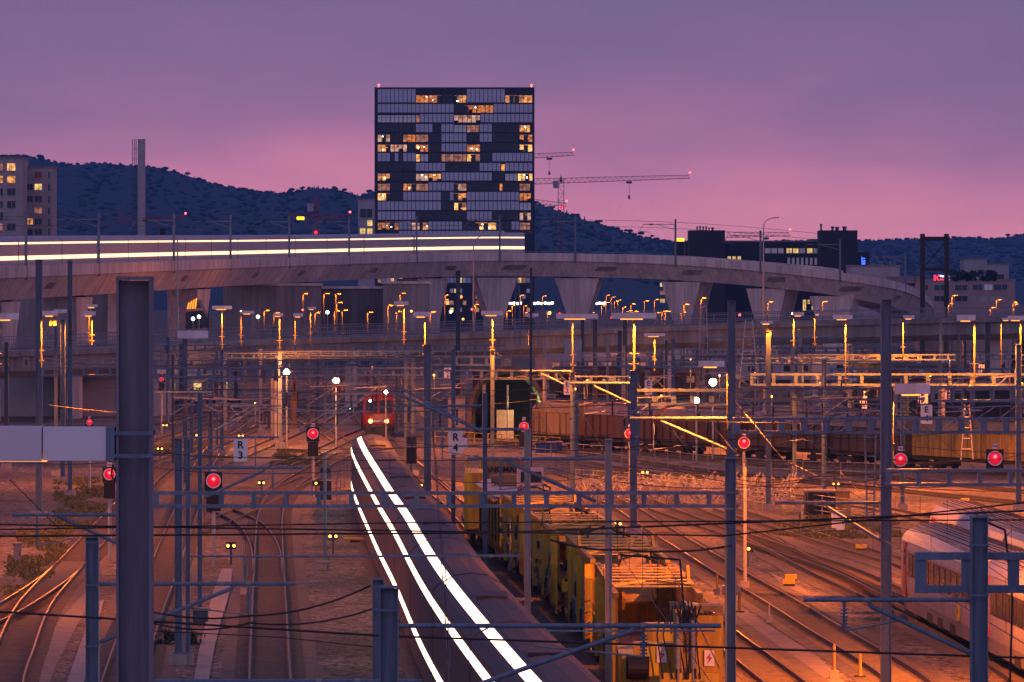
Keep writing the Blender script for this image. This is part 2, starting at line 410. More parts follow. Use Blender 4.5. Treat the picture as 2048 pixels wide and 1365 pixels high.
track('track nearest the parked white coaches on their left', [(2060,1365),(1960,1300),(1880,1255),(1735,1188),(1645,1146),(1500,1072),(1420,1040),(1330,1005),(1230,975)])
CO = lambda D: 16.1-(D-236)*.0437
for k, lab in enumerate(('track beneath the front row of white coaches', 'track beneath the rear row of white coaches')):
    track(lab, world=[(CO(d)+1.42+3.95*k, d) for d in (150,180,210,240,270)]+[(13.2+3.95*k,300),(9+3.95*k,345)])
track('gently curving track below the brown freight wagons', [(2100,1015),(1800,985),(1500,955),(1300,930),(1100,902),(960,882)], sl=False)
track('track curving past the dark hut towards the white coaches', [(2100,1110),(1900,1052),(1700,1010),(1500,985),(1300,952),(1120,922)], sl=False)
track('track just in front of the freight wagons on the right', [(2100,992),(1850,966),(1600,940),(1350,915),(1150,893)], sl=False)
FW = spline([Vector((x, d, 0)) for x, d in [(2,478),(9.8,461),(19,443),(27.5,425),(38,402)]], 6)
track('track carrying the brown freight wagons', world=[(p.x, p.y) for p in FW[::3]], n=3, sl=False)
for lab, px in [
    ('glinting far track sweeping left of the concrete pillars', [(330,925),(440,885),(540,850),(640,815),(740,790),(820,772)]),
    ('glinting far track in the middle distance left of the red locomotive', [(400,945),(500,905),(600,862),(690,822),(760,800)]),
    ('far track running behind the paired flood lamps', [(330,880),(430,850),(540,820),(640,796),(720,778)]),
    ('far track highest up the yard on the left', [(330,850),(420,828),(520,806),(620,786),(700,770)]),
    ('far track passing right behind the red locomotive', [(560,935),(640,905),(720,868),(800,838),(880,815)]),
    ('far track on the right among the signal masts', [(1120,850),(1250,830),(1400,818),(1600,806)])]:
    track(lab, px, sl=False)

# ------------------------------------------------------------------ passenger train in the yard, glowing bands added in place of light trails
def sweep_car(path, a, b, step=4.0): return resample(path, a, b, step)
tr = thing('passenger_train', 'long dark passenger train with three added glowing bands standing for light trails, curving through the yard', 'train', (CENT[0].x, CENT[0].y, 0))
prof = [(0,.5),(0,3.98),(.18,4.2),(.75,4.5),(1.25,4.56),(1.75,4.5),(2.25,4.2),(2.42,3.98),(2.42,.5)]
a = 0.0; LT = length(WALLP); full = LT-44
edges = []
while a < full-6:
    b = min(a+25.2, full); edges.append((a, b)); a = b+.55
for a, b in edges:
    P = sweep_car(WALLP, a, b)
    body = MB().sweep(P, prof).build('carriage', traind, tr)
    P2 = sweep_car(WALLP, a+.08, b-.08)
    MB().sweep(P2, [(-.025,1.36),(-.025,1.66),(.02,1.66),(.02,1.36)]).build('window_or_trail_band', e_trail, body)  # side bands shaped after the light trails of the passing headlamps
    MB().sweep(P2, [(-.025,3.46),(-.025,3.77),(.02,3.77),(.02,3.46)]).build('window_or_trail_band', e_trail, body)
    MB().sweep(P2, [(.34,4.295),(.60,4.435),(.62,4.38),(.36,4.24)]).build('roof_trail_band', e_trail, body)  # roof band added to give the third light trail
    Q = sweep_car([Vector((p.x+1.37, p.y, 0)) for p in WALLP], a, b)
    for p in (Q[1], Q[-2]): MB().box((p.x, p.y, .4), (2.2, 3.2, .55)).build('bogie', under, body)
    for p in Q[3:4]: MB().box((p.x-.1, p.y, 4.57), (.9, 2.4, .1)).build('roof_unit', traind, body)

# ------------------------------------------------------------------ red locomotive
lx, ly = (757-1024)*506/F, 506
t = thing('locomotive', 'red electric locomotive with two lit headlamps coming towards the viewer', 'locomotive', (lx, ly, 0))
def P3(u, y, z): return (lx+u, ly+y, z)
sec = lambda y, w, z0, z1: [P3(-w, y, z0), P3(w, y, z0), P3(w, y, z1), P3(-w, y, z1)]
mb = MB()
A, B, C = sec(.35, 1.42, .95, 2.5), sec(1.0, 1.38, 2.5, 3.75), sec(15, 1.42, .95, 3.75)
mb.add([P3(-1.42,.35,.95),P3(1.42,.35,.95),P3(1.45,.2,2.0),P3(-1.45,.2,2.0),P3(1.28,.85,3.55),P3(-1.28,.85,3.55),
        P3(1.0,1.2,3.95),P3(-1.0,1.2,3.95),P3(-1.45,15,.95),P3(1.45,15,.95),P3(1.45,15,2.0),P3(-1.45,15,2.0),P3(1.28,15,3.55),P3(-1.28,15,3.55),P3(1.0,15,3.95),P3(-1.0,15,3.95)],
       [(0,1,2,3),(3,2,4,5),(5,4,6,7),(1,9,10,2),(2,10,12,4),(4,12,14,6),(6,14,15,7),(7,15,13,5),(5,13,11,3),(3,11,8,0),(8,11,10,9),(11,13,12,10),(13,15,14,12),(0,8,9,1)])
body = mb.build('body', redp, t)
for s in (-1, 1):
    mb = MB().add([P3(s*.12,.19+.02,2.15),P3(s*1.2,.19+.03,2.15),P3(s*1.08,.70,3.3),P3(s*.12,.70,3.3)], [(0,1,2,3)])
    mb.prism([P3(s*.12,.21,2.15),P3(s*1.2,.21,2.15),P3(s*1.08,.69,3.3),P3(s*.12,.69,3.3)], (0,.1,0)).build('windscreen', glassd, t)
    MB().tube(P3(s*.72,.1,1.42), P3(s*.72,.3,1.42), .19, 12).build('headlight', e_head, t)
    MB().tube(P3(s*.8,-.3,1.02), P3(s*.8,.3,1.02), .09, 8).tube(P3(s*.8,-.34,1.02), P3(s*.8,-.26,1.02), .24, 12).build('buffer', under, t)
MB().box(P3(0,.28,1.42), (1.0,.12,.16)).build('number_plate', coachg, t)
MB().box(P3(0,.4,.75), (2.7,.3,.5)).box(P3(0,.25,.35),(2.2,.1,.5)).build('snow_plough', under, t)
for y in (3.5, 11.5):
    mb = MB().box(P3(0,y,.6), (2.3,4.0,.5))
    for yy in (-1.4, 1.4):
        for s in (-1, 1): mb.tube(P3(s*.68,y+yy,.63), P3(s*.82,y+yy,.63), .55, 14)
    mb.build('bogie', under, t)
mb = MB().box(P3(0,7,4.05), (1.6,9,.2)).beam(P3(-.6,3,4.2), P3(-.6,4.5,5.1), .06,.06).beam(P3(.6,3,4.2), P3(.6,4.5,5.1), .06,.06).beam(P3(-.6,4.5,5.1), P3(-.5,3.2,5.6), .05,.05).beam(P3(.6,4.5,5.1), P3(.5,3.2,5.6), .05,.05).beam(P3(-.8,3.2,5.62), P3(.8,3.2,5.62), .08,.06)
mb.build('pantograph', steel_d, t)
MB().sphere(P3(-.75,.66,3.2), .13).build('cab_light', e_white, t)
lamp(P3(0,-1.5,1.4), 60, (1,.7,.4), rad=.3, parent=t)

# ------------------------------------------------------------------ yellow track-machine train
def yframe(D):                             # centre and heading at distance D on the yellow track
    for i in range(len(YP)-1):
        if YP[i].y <= D <= YP[i+1].y:
            p = YP[i].lerp(YP[i+1], (D-YP[i].y)/(YP[i+1].y-YP[i].y)); d = (YP[i+1]-YP[i]).normalized(); return p, d
def yloc(D0):
    p, d = yframe(D0); r = Vector((d.y, -d.x, 0))
    return p, (lambda u, l, z: p+d*l+r*u+Vector((0,0,z)))
def bogies(t, q, ls):
    for l in ls:
        mb = MB().beam(q(-.95,l-1.3,.55), q(-.95,l+1.3,.55), .16, .3).beam(q(.95,l-1.3,.55), q(.95,l+1.3,.55), .16, .3).beam(q(-1,l,.6), q(1,l,.6), .4, .25)
        b = mb.build('bogie', under, t)
        for dl in (-.9, .9):
            for s in (-1, 1): MB().tube(q(s*.68,l+dl,.46), q(s*.82,l+dl,.46), .46, 16).build('wheel', under, b)
def hopper(D0, Lw, label, slats=7, endbox=True):
    p, q = yloc(D0)
    t = thing('hopper_wagon', label, 'wagon', p, 'yellow ballast wagons in one train')
    # frame, sloping ribbed sides
    MB().beam(q(-.9,0,1.05), q(-.9,Lw,1.05), .25, .35).beam(q(.9,0,1.05), q(.9,Lw,1.05), .25, .35).beam(q(0,.2,1.05), q(0,Lw-.2,1.05), 1.6, .1).build('underframe', yellowd, t)
    for s in (-1, 1):
        for l0, l1 in ((.8, Lw*.46), (Lw*.54, Lw)):
            mb = MB().prism([q(s*.85,l0,1.25), q(s*1.38,l0,2.3), q(s*1.38,l0,3.75), q(s*1.30,l0,3.75), q(s*1.28,l0,2.3), q(s*.75,l0,1.25)], q(0,l1,0)-q(0,l0,0))
            mb.beam(q(s*1.36,l0-.1,3.80), q(s*1.36,l1+.05,3.80), .18, .16)
            side = mb.build('side_wall', yellowd, t)
        MB().beam(q(s*1.40,Lw*.46,3.72), q(s*1.40,Lw*.50,4.25), .1, .14).beam(q(s*1.40,Lw*.50,4.25), q(s*1.40,Lw*.54,3.72), .1, .14).build('gusset', yellow, t)
        k = .9
        while k < Lw-.6:
            if Lw*.45 < k < Lw*.55: k += 1.15; continue
            MB().beam(q(s*1.43,k,3.72), q(s*1.43,k,2.3), .1, .16).beam(q(s*1.43,k,2.3), q(s*.92,k,1.2), .1, .16).build('rib', yellow, side); k += 1.15
    MB().box(q(0,Lw/2,1.55), (1.9, Lw-2.2, .1), rz=math.atan2((q(0,1,0)-q(0,0,0)).y, (q(0,1,0)-q(0,0,0)).x)-math.pi/2).build('conveyor_floor', hopperm if D0 < 190 else under, t)
    for k in range(slats):
        l = 4.6+(Lw-6.2)*k/(slats-1)
        MB().beam(q(-1.32,l,3.88), q(1.32,l,3.88), .8 if k % 3 else 1.0, .03).build('crossbar', yellow, t)
    MB().beam(q(-1.3,Lw-.75,2.5), q(1.3,Lw-.75,2.5), .12, 1.6).build('end_wall', yellow, t); MB().beam(q(-1.2,.75,1.7), q(1.2,.75,1.7), .12, .5).build('end_wall', yellow, t)
    MB().beam(q(-1.35,4.4,3.93), q(-.2,7.5,3.93), .1, .06).beam(q(1.35,4.4,3.93), q(.2,7.5,3.93), .1, .06).build('diagonal_brace', yellow, t)
    # conveyor boom lifting over the next wagon
    MB().beam(q(-.55,Lw-4,2.6), q(-.55,Lw+1.0,3.9), .1, .45).beam(q(.55,Lw-4,2.6), q(.55,Lw+1.0,3.9), .1, .45).beam(q(0,Lw-4,2.7), q(0,Lw+1.0,4.0), 1.0, .06).build('conveyor_boom', yellowd, t)
    mb = MB()
    for s in (-.62, .62): mb.path([q(s,Lw-3.2,3.5), q(s*1.2,Lw-2.6,4.25), q(s*.8,Lw-1.2,4.3), q(s,Lw-.3,3.7)], .035)
    mb.path([q(-.9,Lw-2.4,4.0), q(0,Lw-2.2,4.3), q(1.0,Lw-2.6,3.9)], .04)
    mb.build('hydraulic_hoses', rubber, t)
    # gear boxes and equipment hung on the left flank
    for l, zz, hh, m in ((3,1.5,1.0,yellow),(6.2,1.35,.8,under),(9,1.6,1.2,yellow),(12.4,1.4,.9,steel_d),(15,1.5,1.0,yellow)):
        if l < Lw-2: MB().box(q(-1.35,l,zz), (.35,1.3,hh)).box(q(-1.5,l+.2,zz+.2), (.12,.5,.4)).build('equipment_box', m, t)
    for l in (4.4, 10.6, 16.2):
        if l < Lw-1: MB().tube(q(-1.5,l,1.3), q(-1.48,l,3.1), .05).tube(q(-1.5,l,1.9), q(-1.5,l+.5,1.2), .09, 8).build('pipe', galv, t)
    mb = MB()
    for l in (.2, .9): mb.beam(q(-1.45,l,.6), q(-1.45,l,2.6), .05,.05)
    for z in (.8,1.2,1.6,2.0,2.4): mb.beam(q(-1.45,.2,z), q(-1.45,.9,z), .04,.04)
    mb.build('ladder', yellow, t)
    rh = random.Random(int(D0))
    for k in range(15):
        l = rh.uniform(.8, Lw-1.2); z = rh.uniform(.8, 2.9); mm = rh.choice((under, yellow, yellowd, galv, under, steel_d)); u = -1.42-rh.uniform(0,.14)
        mb = MB().beam(q(u,l,z), q(u,l+rh.uniform(.2,1.0),z+rh.uniform(-.2,.2)), .16, rh.uniform(.15,.5))
        if k % 2: mb.tube(q(u,l,z), q(u+rh.uniform(-.02,.25),l+rh.uniform(-.4,.8),z+rh.uniform(.5,1.1)), .055, 8)
        else: mb.beam(q(u,l+.1,z), q(u+.2,l+.1,z-.6), .1, .1)
        mb.build('hydraulic_unit', mm, t)
    for l in (.7, Lw*.34, Lw*.67): MB().beam(q(-1.52,l,1.0), q(-1.52,l,3.7), .28, .16).beam(q(-1.5,l,1.2), q(-1.5,l+1.6,3.4), .09, .09).build('frame_post', yellow, t)
    bogies(t, q, (2.6, Lw-2.8))
    return t, q
hopper(183, 20.5, 'nearest yellow hopper wagon, its slatted top right behind the crane machine', 8)
hopper(205.5, 20.5, 'second yellow hopper wagon behind the crane machine')
hopper(228, 20.5, 'yellow hopper wagon in the middle of the machine train')
hopper(250.5, 19.5, 'farthest yellow hopper wagon, next to the pale-roofed power wagon', 6)
# front machine with crane column
p, q = yloc(171.5)
t = thing('crane_machine', 'yellow track crane machine with hydraulic columns at the near end of the wagons', 'rail machine', p)
MB().beam(q(0,0,1.1), q(0,10.5,1.1), 2.5, .5).build('underframe', yellowd, t)
MB().box(q(-1.3,5.5,1.9), (.5,4,1.2)).box(q(-.05,7.6,2.2), (1.2,.7,2.0)).box(q(1.05,2.0,2.45), (1.0,1.2,2.7)).box(q(-.5,2.0,2.1), (1.3,.9,1.7)).box(q(-1.2,2.6,1.8), (.6,1.4,1.4)).build('body', yellow, t)
for u in (.15, .62):
    MB().box(q(u,1.2,2.3), (.26,.3,3.4)).build('crane_column', yellow, t)
    MB().tube(q(u,.98,2.2), q(u,.98,3.9), .09, 10).tube(q(u,.98,1.2), q(u,.98,2.2), .06, 10).build('hydraulic_ram', galv, t)
MB().beam(q(-.4,1.1,1.9), q(1.4,1.1,1.9), .3, .35).build('cross_beam', yellow, t)
MB().tube(q(.3,1.5,4.1), q(.75,2.4,4.0), .14, 10).box(q(.35,1.5,3.8), (.5,.4,.5)).box(q(.05,1.6,3.9), (.3,.4,.6)).build('valve_block', steel_d, t)
mb = MB()
for k in range(9):
    a0 = random.uniform(-.2,.9); mb.path([q(a0,1.0,3.2+random.random()*.6), q(a0+random.uniform(-.25,.25),.8,4.1+random.random()*.3), q(a0+random.uniform(-.4,.4),1.0,3.2), q(a0+random.uniform(-.2,.2),.9,1.9)], .026)
mb.build('hydraulic_hoses', rubber, t)
MB().box(q(1.02,2.2,4.0), (1.05,1.6,.16)).build('lamp_cover', tan, t)
MB().box(q(.95,2.6,3.15), (.55,.7,.7)).tube(q(1.0,1.9,3.3), q(1.2,1.9,3.75), .2, 10).build('blue_motor', bluep, t)
MB().box(q(1.38,1.9,3.4), (.16,.2,.75)).build('work_lamp', under, t)
MB().box(q(-1.05,1.5,2.2), (.7,.3,.7)).tube(q(-1.35,1.3,2.2), q(-.75,1.3,2.2), .3, 14).build('cable_drum', black, t)
for s in (-.55, .75):
    mb = MB()
    for k in range(8):
        an, bn = R(20+k*17.5), R(20+(k+1)*17.5)
        mb.beam(q(s+.62*math.cos(an),.7,.85+.72*math.sin(an)), q(s+.62*math.cos(bn),.7,.85+.72*math.sin(bn)), .6, .06, up=(0,1,0))
    mb.build('wheel_guard', steel_d, t)
for u, l, z in ((-.32,1.52,2.6),(1.12,1.36,2.5)):
    b = MB().box(q(u,l-.03,z), (.3,.02,.48)).build('warning_sign', white, t)
    c = q(u,l-.05,z)
    MB().prism([c+Vector(v) for v in ((.05,0,.18),(-.09,0,.0),(.0,0,.0),(-.06,0,-.18),(.09,0,.03),(.0,0,.03))], (0,-.004,0)).build('bolt_symbol', boltm, b)
bogies(t, q, (2.2, 8.0))
# power wagon with pale roof
p, q = yloc(271.5)
t = thing('power_wagon', 'yellow power wagon with a flat pale roof and a small roof cab', 'wagon', p)
MB().beam(q(0,0,1.05), q(0,19,1.05), 2.4, .4).build('underframe', yellowd, t)
MB().beam(q(0,.3,2.4), q(0,18.5,2.4), 2.6, 2.4).build('body', yellow, t)
MB().prism([q(-1.5,.2,3.62), q(-.9,.2,3.85), q(.9,.2,3.85), q(1.5,.2,3.62)], q(0,18.6,0)-q(0,.2,0)).build('roof', coachw, t)
MB().beam(q(0,.5,3.5), q(0,3.5,3.5), 3.3, .12).build('walkway', galv, t)
b = MB().box(q(.55,6.5,4.35), (1.3,1.6,.9)).build('roof_cab', coachw, t)
MB().box(q(.55,5.67,4.4), (1.0,.06,.5)).build('cab_window', glassd, b)
MB().box(q(.1,9,4.15), (2.0,1.2,.5)).box(q(-.6,11,4.1), (1.0,1.4,.4)).build('roof_unit', tan, t)
for k in range(7): MB().box(q(-1.33,1.6+k*2.6,2.3), (.06,1.9,1.9)).build('side_door', yellowd, t)
bogies(t, q, (2.6, 16.2))
p, q = yloc(292)
t = thing('machine_wagon', 'far yellow machine wagon with a lettered panel and black chevrons', 'rail machine', p)
MB().beam(q(0,0,1.05), q(0,16,1.05), 2.4, .4).build('underframe', yellowd, t)
MB().box(q(-1.15,5,2.6), (.95,8,2.9)).build('engine_cabin', yellow, t)
MB().box(q(.55,8,3.2), (2.3,1.0,2.6)).build('body', tan, t)
put_text(MB(), 'HANOMAG', q(.35,7.45,4.0), .42).build('lettering', blackp, t)
mb = MB()
for z in (3.85, 4.3): mb.prism([q(1.25,7.48,z), q(1.6,7.48,z-.25), q(1.6,7.48,z-.02), q(1.25,7.48,z+.22)], (0,-.01,0))
mb.build('chevrons', black, t)
MB().beam(q(.4,1,2.9), q(.4,7.3,2.9), 2.2, .6).build('deck', coachw, t)
mb = MB()
for l in (1, 3.5, 6): mb.beam(q(-1.55,l,4.1), q(-1.55,l,4.7), .05,.05).beam(q(-.75,l,4.1), q(-.75,l,4.7), .05,.05)
mb.beam(q(-1.55,1,4.7), q(-1.55,6,4.7), .05,.05).beam(q(-.75,1,4.7), q(-.75,6,4.7), .05,.05)
mb.build('handrail', yellow, t)
bogies(t, q, (2.6, 13.2))

# ------------------------------------------------------------------ white coaches on the right
def coach(D0, k, label):
    Lc = 25.6; d = Vector((-.0437, 1, 0)).normalized(); r = Vector((d.y, -d.x, 0))
    p = Vector((CO(D0)+1.42+3.95*k, D0, 0)); q = lambda u, l, z: p+d*l+r*u+Vector((0,0,z))
    rz = math.atan2(d.y, d.x)-math.pi/2
    t = thing('passenger_coach', label, 'railway coach', p, 'white coaches parked on the right')
    path = [q(0,0,0), q(0,Lc/2,0), q(0,Lc,0)]
    MB().sweep(path, [(-1.36,.95),(-1.41,1.5),(-1.41,2.95),(-1.36,3.25),(1.36,3.25),(1.41,2.95),(1.41,1.5),(1.36,.95)]).build('body', coachw, t)
    MB().sweep([q(0,.6,0), q(0,Lc-.6,0)], [(-1.33,.42),(-1.36,.94),(1.36,.94),(1.33,.42)]).build('side_skirt', coachg, t)
    roof = [(-1.37,3.26),(-1.25,3.48),(-1.0,3.7),(-.6,3.88),(0,3.95),(.6,3.88),(1.0,3.7),(1.25,3.48),(1.37,3.26)]
    rf = MB().sweep(path, roof).build('roof', coachg, t)
    MB().sweep(path, [(-1.395,3.255),(-1.275,3.49),(-1.02,3.715),(-1.0,3.70),(-1.25,3.48),(-1.37,3.25)]).build('roof_edge', coachw, rf)
    for j in range(11):
        a_ = -1.0+j*.2; z_ = [zz for uu, zz in ()] or None
        for (u0, z0), (u1, z1) in zip(roof, roof[1:]):
            if u0 <= a_ <= u1: zz = z0+(z1-z0)*(a_-u0)/(u1-u0)
        MB().beam(q(a_,.15,zz+.012), q(a_,Lc-.15,zz+.012), .035, .03).build('roof_seam', under, rf)
    for s in (-1, 1):
        MB().sweep([q(0,2.6,0), q(0,Lc-2.6,0)], [(s*1.405,1.85),(s*1.405,2.85),(s*1.425,2.85),(s*1.425,1.85)]).build('window_or_trail_band', coachd, t)
        for j in range(11):
            l = 3.6+j*1.84
            MB().box(q(s*1.428,l,2.35), (.03,1.35,.86), rz=rz).build('window', glassd, t)
        for l in (1.5, Lc-1.5):
            dr = MB().box(q(s*1.41,l,2.1), (.05,1.0,2.2), rz=rz).build('door', coachr, t)
            MB().box(q(s*1.44,l,2.6), (.02,.5,.7), rz=rz).build('door_window', glassd, dr)
    MB().box(q(0,-.12,2.2), (1.0,.24,2.3), rz=rz).build('gangway', rubber, t)
    if k == 0:
        b = MB().box(q(-1.425,6.2,1.35), (.02,.85,.62), rz=rz).build('warning_sign', signy, t)
        c = [(5.9,1.2),(6.2,1.42),(6.15,1.25),(6.5,1.5),(6.25,1.33),(6.3,1.5)]
        MB().prism([q(-1.438,l,z) for l, z in c], (-.004,0,0)).build('bolt_symbol', black, b)
    for l in (3.3, Lc-3.3):
        mb = MB().box(q(0,l,.5), (2.1,3.6,.35), rz=rz)
        bg_ = mb.build('bogie', under, t)
        for dl in (-1.25, 1.25):
            for s in (-1, 1): MB().tube(q(s*.68,l+dl,.46), q(s*.84,l+dl,.46), .46, 16).build('wheel', under, bg_)
    for l in (8.5, 12.5, 16): MB().box(q(-1.15,l,.62), (.4,1.7,.5), rz=rz).build('equipment_box', under, t)
coach(210.2, 0, 'white coach of the front row with its rounded far end showing beside the tall mast')
coach(183.8, 0, 'white coach of the front row cut by the lower right picture corner')
coach(234, 1, 'white coach of the rear row whose grey ribbed roof starts farthest back')
coach(207.8, 1, 'white coach of the rear row, its roof running out at the right edge')

# ------------------------------------------------------------------ freight wagons
def fwag(a, Lw, kind, label, body, roofm):
    pts = resample(FW, a, a+Lw, Lw/2); P0, P1 = pts[0], pts[-1]; d = (P1-P0).normalized(); r = Vector((d.y, -d.x, 0)); rz = math.atan2(d.y, d.x)-math.pi/2
    q = lambda u, l, z: P0+d*l+r*u+Vector((0,0,z))
    t = thing('freight_wagon', label, 'freight wagon', P0, 'freight wagons standing in a row')
    MB().beam(q(0,0,1.0), q(0,Lw,1.0), 2.4, .3).build('underframe', under, t)
    pth = [q(0,.3,0), q(0,Lw/2,0), q(0,Lw-.3,0)]
    MB().sweep(pth, [(-1.4,1.15),(-1.4,3.0),(1.4,3.0),(1.4,1.15)]).build('body', body, t)
    if kind == 'peak': rp = [(-1.5,3.01),(-1.0,3.55),(0,3.95),(1.0,3.55),(1.5,3.01)]
    else: rp = [(-1.48,3.01),(-1.38,3.35),(-1.0,3.7),(0,3.9),(1.0,3.7),(1.38,3.35),(1.48,3.01)]
    rf = MB().sweep(pth, rp).build('roof', roofm, t)
    MB().sweep([q(.2,2,0), q(.2,Lw-2,0)], [(-.4,3.9),(-.4,3.98),(.2,3.98),(.2,3.9)]).build('roof_walk', roofm, rf)
    s = 1                                  # the flank facing the viewer
    k = .6
    while k < Lw-.3: MB().beam(q(s*1.44,k,1.15), q(s*1.44,k,2.98), .1, .09).build('rib', body, t); k += 1.3
    MB().box(q(s*1.46,Lw/2,2.05), (.08,2.4,1.75), rz=rz).build('sliding_door', body, t)
    for l in (2.0, Lw-2.0):
        mb = MB().box(q(0,l,.55), (2.1,2.6,.3), rz=rz)
        for dl in (-.9, .9):
            for ss in (-.75, .75): mb.tube(q(ss-.07,l+dl,.46), q(ss+.07,l+dl,.46), .46, 12)
        mb.build('bogie', under, t)
    for l in (-.3, Lw+.3):
        for u in (-.8, .8): MB().tube(q(u,l-.3 if l > 0 else l+.3,1.0), q(u,l,1.0), .16, 8).build('buffer', under, t)
FW = resample(FW, 0, length(FW), 3)
a = 2.0
for Lw, kind, lab, b, rm in [(9.5,'round','short tan box wagon beside the tall lit mast on the left of the row',tan,tan),(12.8,'peak','brown box wagon with a peaked roof and pale graffiti-like stains',brown,brownr),
      (13.5,'round','brown freight wagon with a curved roof behind the flood lamps',brown,brownr),(12.5,'round','dark brown freight wagon behind the red signal with the white ring',brown,brownr),
      (12,'round','brown freight wagon just left of the tallest right-hand mast',brown,brownr),(19,'peak','long yellowish freight wagon at the right end of the row, its roof catching lamp light',yellowd,tan)]:
    fwag(a, Lw, kind, lab, b, rm); a += Lw+.75
# ------------------------------------------------------------------ masts, gantries, cantilevers
SIDES = lambda x: 'left' if x < 700 else ('middle' if x < 1300 else 'right')
def hmast(x, wpx, ytop, s, label, m=None, depth=None, foot=True, bands=(), group=None, ybase=None):
    m = m or steel; w = wpx/s; p = ps(x, 0, s); z1 = H-(ytop-HZ)/s
    t = thing('catenary_mast', label, 'mast', (p.x, p.y, 0), group)
    d = (depth or w)
    MB().hcol((p.x, p.y, .3), z1, w, d).build('shaft', m, t)
    if foot:
        MB().box((p.x, p.y, .2), (w*2.4, w*2.4, .42)).build('foundation', conc_f, t)
        MB().box((p.x, p.y, .44), (w*1.7, d*1.7, .05)).build('base_plate', m, t)
    for yb in bands:
        z = H-(yb-HZ)/s
        MB().box((p.x, p.y-d/2-.012, z), (w*1.1, .024, .035)).box((p.x, p.y+d/2+.012, z), (w*1.1, .024, .035)).build('clamp_band', steel, t)
    MB().box((p.x, p.y, z1+.015), (w*1.02, d*1.02, .03)).build('cap', m, t)
    return t
def pole(x, wpx, ytop, s, label, m=None, name='post', cat='post', group=None, foot=True, n=10):
    m = m or galv; r = wpx/s/2; p = ps(x, 0, s); z1 = H-(ytop-HZ)/s
    t = thing(name, label, cat, (p.x, p.y, 0), group)
    MB().tube((p.x, p.y, 0), (p.x, p.y, z1), r, n, r2=r*.85).build('shaft', m, t)
    if foot: MB().box((p.x, p.y, .15), (r*5, r*5, .3)).build('foundation', conc_f, t)
    return t
hmast(270, 70, 560, 227, 'big dark foreground mast nearest the viewer, filling the left of the picture', mat('weathered dark mast steel', (.23,.23,.30), .6, .2, .35, 2.2, .06, True), foot=False, bands=(866, 911), depth=.33)
hmast(185, 26, 1075, 87, 'blue grey mast cut off at chest height left of the big foreground mast', bands=(1170, 1085, 1292))
hmast(757, 24, 1160, 95, 'rear one of two short blue masts standing pressed together at the bottom centre', bands=(1173, 1218))
hmast(778, 38, 1176, 128, 'front one of two short masts standing pressed together at the bottom centre', steel, bands=(1220,))
hmast(1461, 22, 918, 71, 'blue mast carrying the end of the long low gantry beam', bands=(985, 1018))
hmast(1463, 15, 603, 45, 'tall mast with one edge lit orange behind the blue gantry mast', steel)
hmast(1772, 21, 600, 60, 'tallest right-hand mast with a glowing orange edge above the white coaches', steel, bands=(975, 944))
hmast(1958, 34, 1035, 113, 'thick blue mast with a framed bracket in front of the white coaches', bands=(1090, 1190))
hmast(78, 13, 520, 34, 'tall mast by the left frame edge rising above the viaduct', steel)
hmast(140, 9, 522, 31, 'slimmer tall mast second from the left frame edge', steel)
hmast(126, 9, 640, 29, 'lower mast just left of the slim tall one at the left', steel)
hmast(13, 8, 685, 27, 'dark mast at the extreme left frame edge', steel_d)
hmast(112, 7, 640, 28, 'thin mast between the two tallest at the far left', steel)
hmast(371, 7, 662, 30, 'slim mast topped by a blank pale box left of centre', steel)
hmast(357, 15, 878, 55, 'blue double mast standing before the pink paving slabs', bands=(1050, 1250))
hmast(376, 9, 880, 55, 'thin companion post right against the blue double mast', steel)
hmast(421, 9, 760, 31, 'mast standing behind the red signal right of the slab path')
hmast(813, 9, 712, 28, 'left one of a close pair of masts beside the red locomotive')
hmast(827, 9, 712, 28, 'right one of a close pair of masts beside the red locomotive')
hmast(855, 15, 690, 36, 'pinkish lamp-lit mast just right of the locomotive', steel)
hmast(907, 8, 700, 38, 'mast bearing the R 4 board')
hmast(970, 9, 788, 47, 'blue mast with a dark foot beside the railing of the yellow wagons')
hmast(1055, 13, 860, 61, 'long pinkish mast in front of the second yellow wagon', pale)
hmast(1217, 14, 880, 64, 'grey mast standing before the slatted yellow wagon tops', pale)
hmast(1267, 14, 742, 36.5, 'mast carrying the brightest lamp, right of centre', steel)
hmast(1145, 10, 745, 31, 'mast carrying the lamp left of the brightest one', steel)
hmast(1250, 8, 640, 23, 'distant blue mast behind the brightest lamp', steel_d)
hmast(1190, 9, 640, 24, 'distant blue mast between the two brightest lamps', steel_d)
hmast(1165, 7, 640, 22, 'distant blue mast right of the grey screen panel', steel_d)
hmast(1537, 10, 665, 33, 'blue mast under a small lamp head, before the freight wagons')
hmast(1589, 8, 790, 29, 'blue mast ending over the dark freight wagon', steel)
hmast(1648, 9, 720, 32, 'mast standing behind the dark hut', steel)
hmast(1805, 8, 760, 33, 'mast seen just right of the tallest right-hand mast', steel)
hmast(1945, 9, 700, 26, 'mast behind the signals near the right frame edge', steel)
hmast(2037, 11, 690, 33, 'mast at the right frame edge behind the white coaches', steel)
hmast(1975, 10, 645, 20, 'mast reaching up to the road bridge near the right edge', steel_d)
hmast(916, 9, 543, 21, 'tall blue mast crossing in front of the viaduct pier', steel_d)
hmast(985, 8, 700, 29, 'mast carrying the double-headed lamp at the centre', steel)
hmast(1062, 5, 537, 34, 'slender dark mast rising to the viaduct girder at the centre', steel_d)
hmast(560, 8, 705, 24, 'pink lit mast below the left flood lamp', pale)
hmast(521, 5, 700, 22, 'thin pink mast left of the flood lamp', pale)
hmast(589, 8, 760, 22, 'yellowish mast right of the left flood lamp', tan)
hmast(444, 7, 700, 25, 'mast carrying a lamp left of the paired lamps', steel)
hmast(968, 7, 770, 24, 'mast in front of the round dark arch', pale)
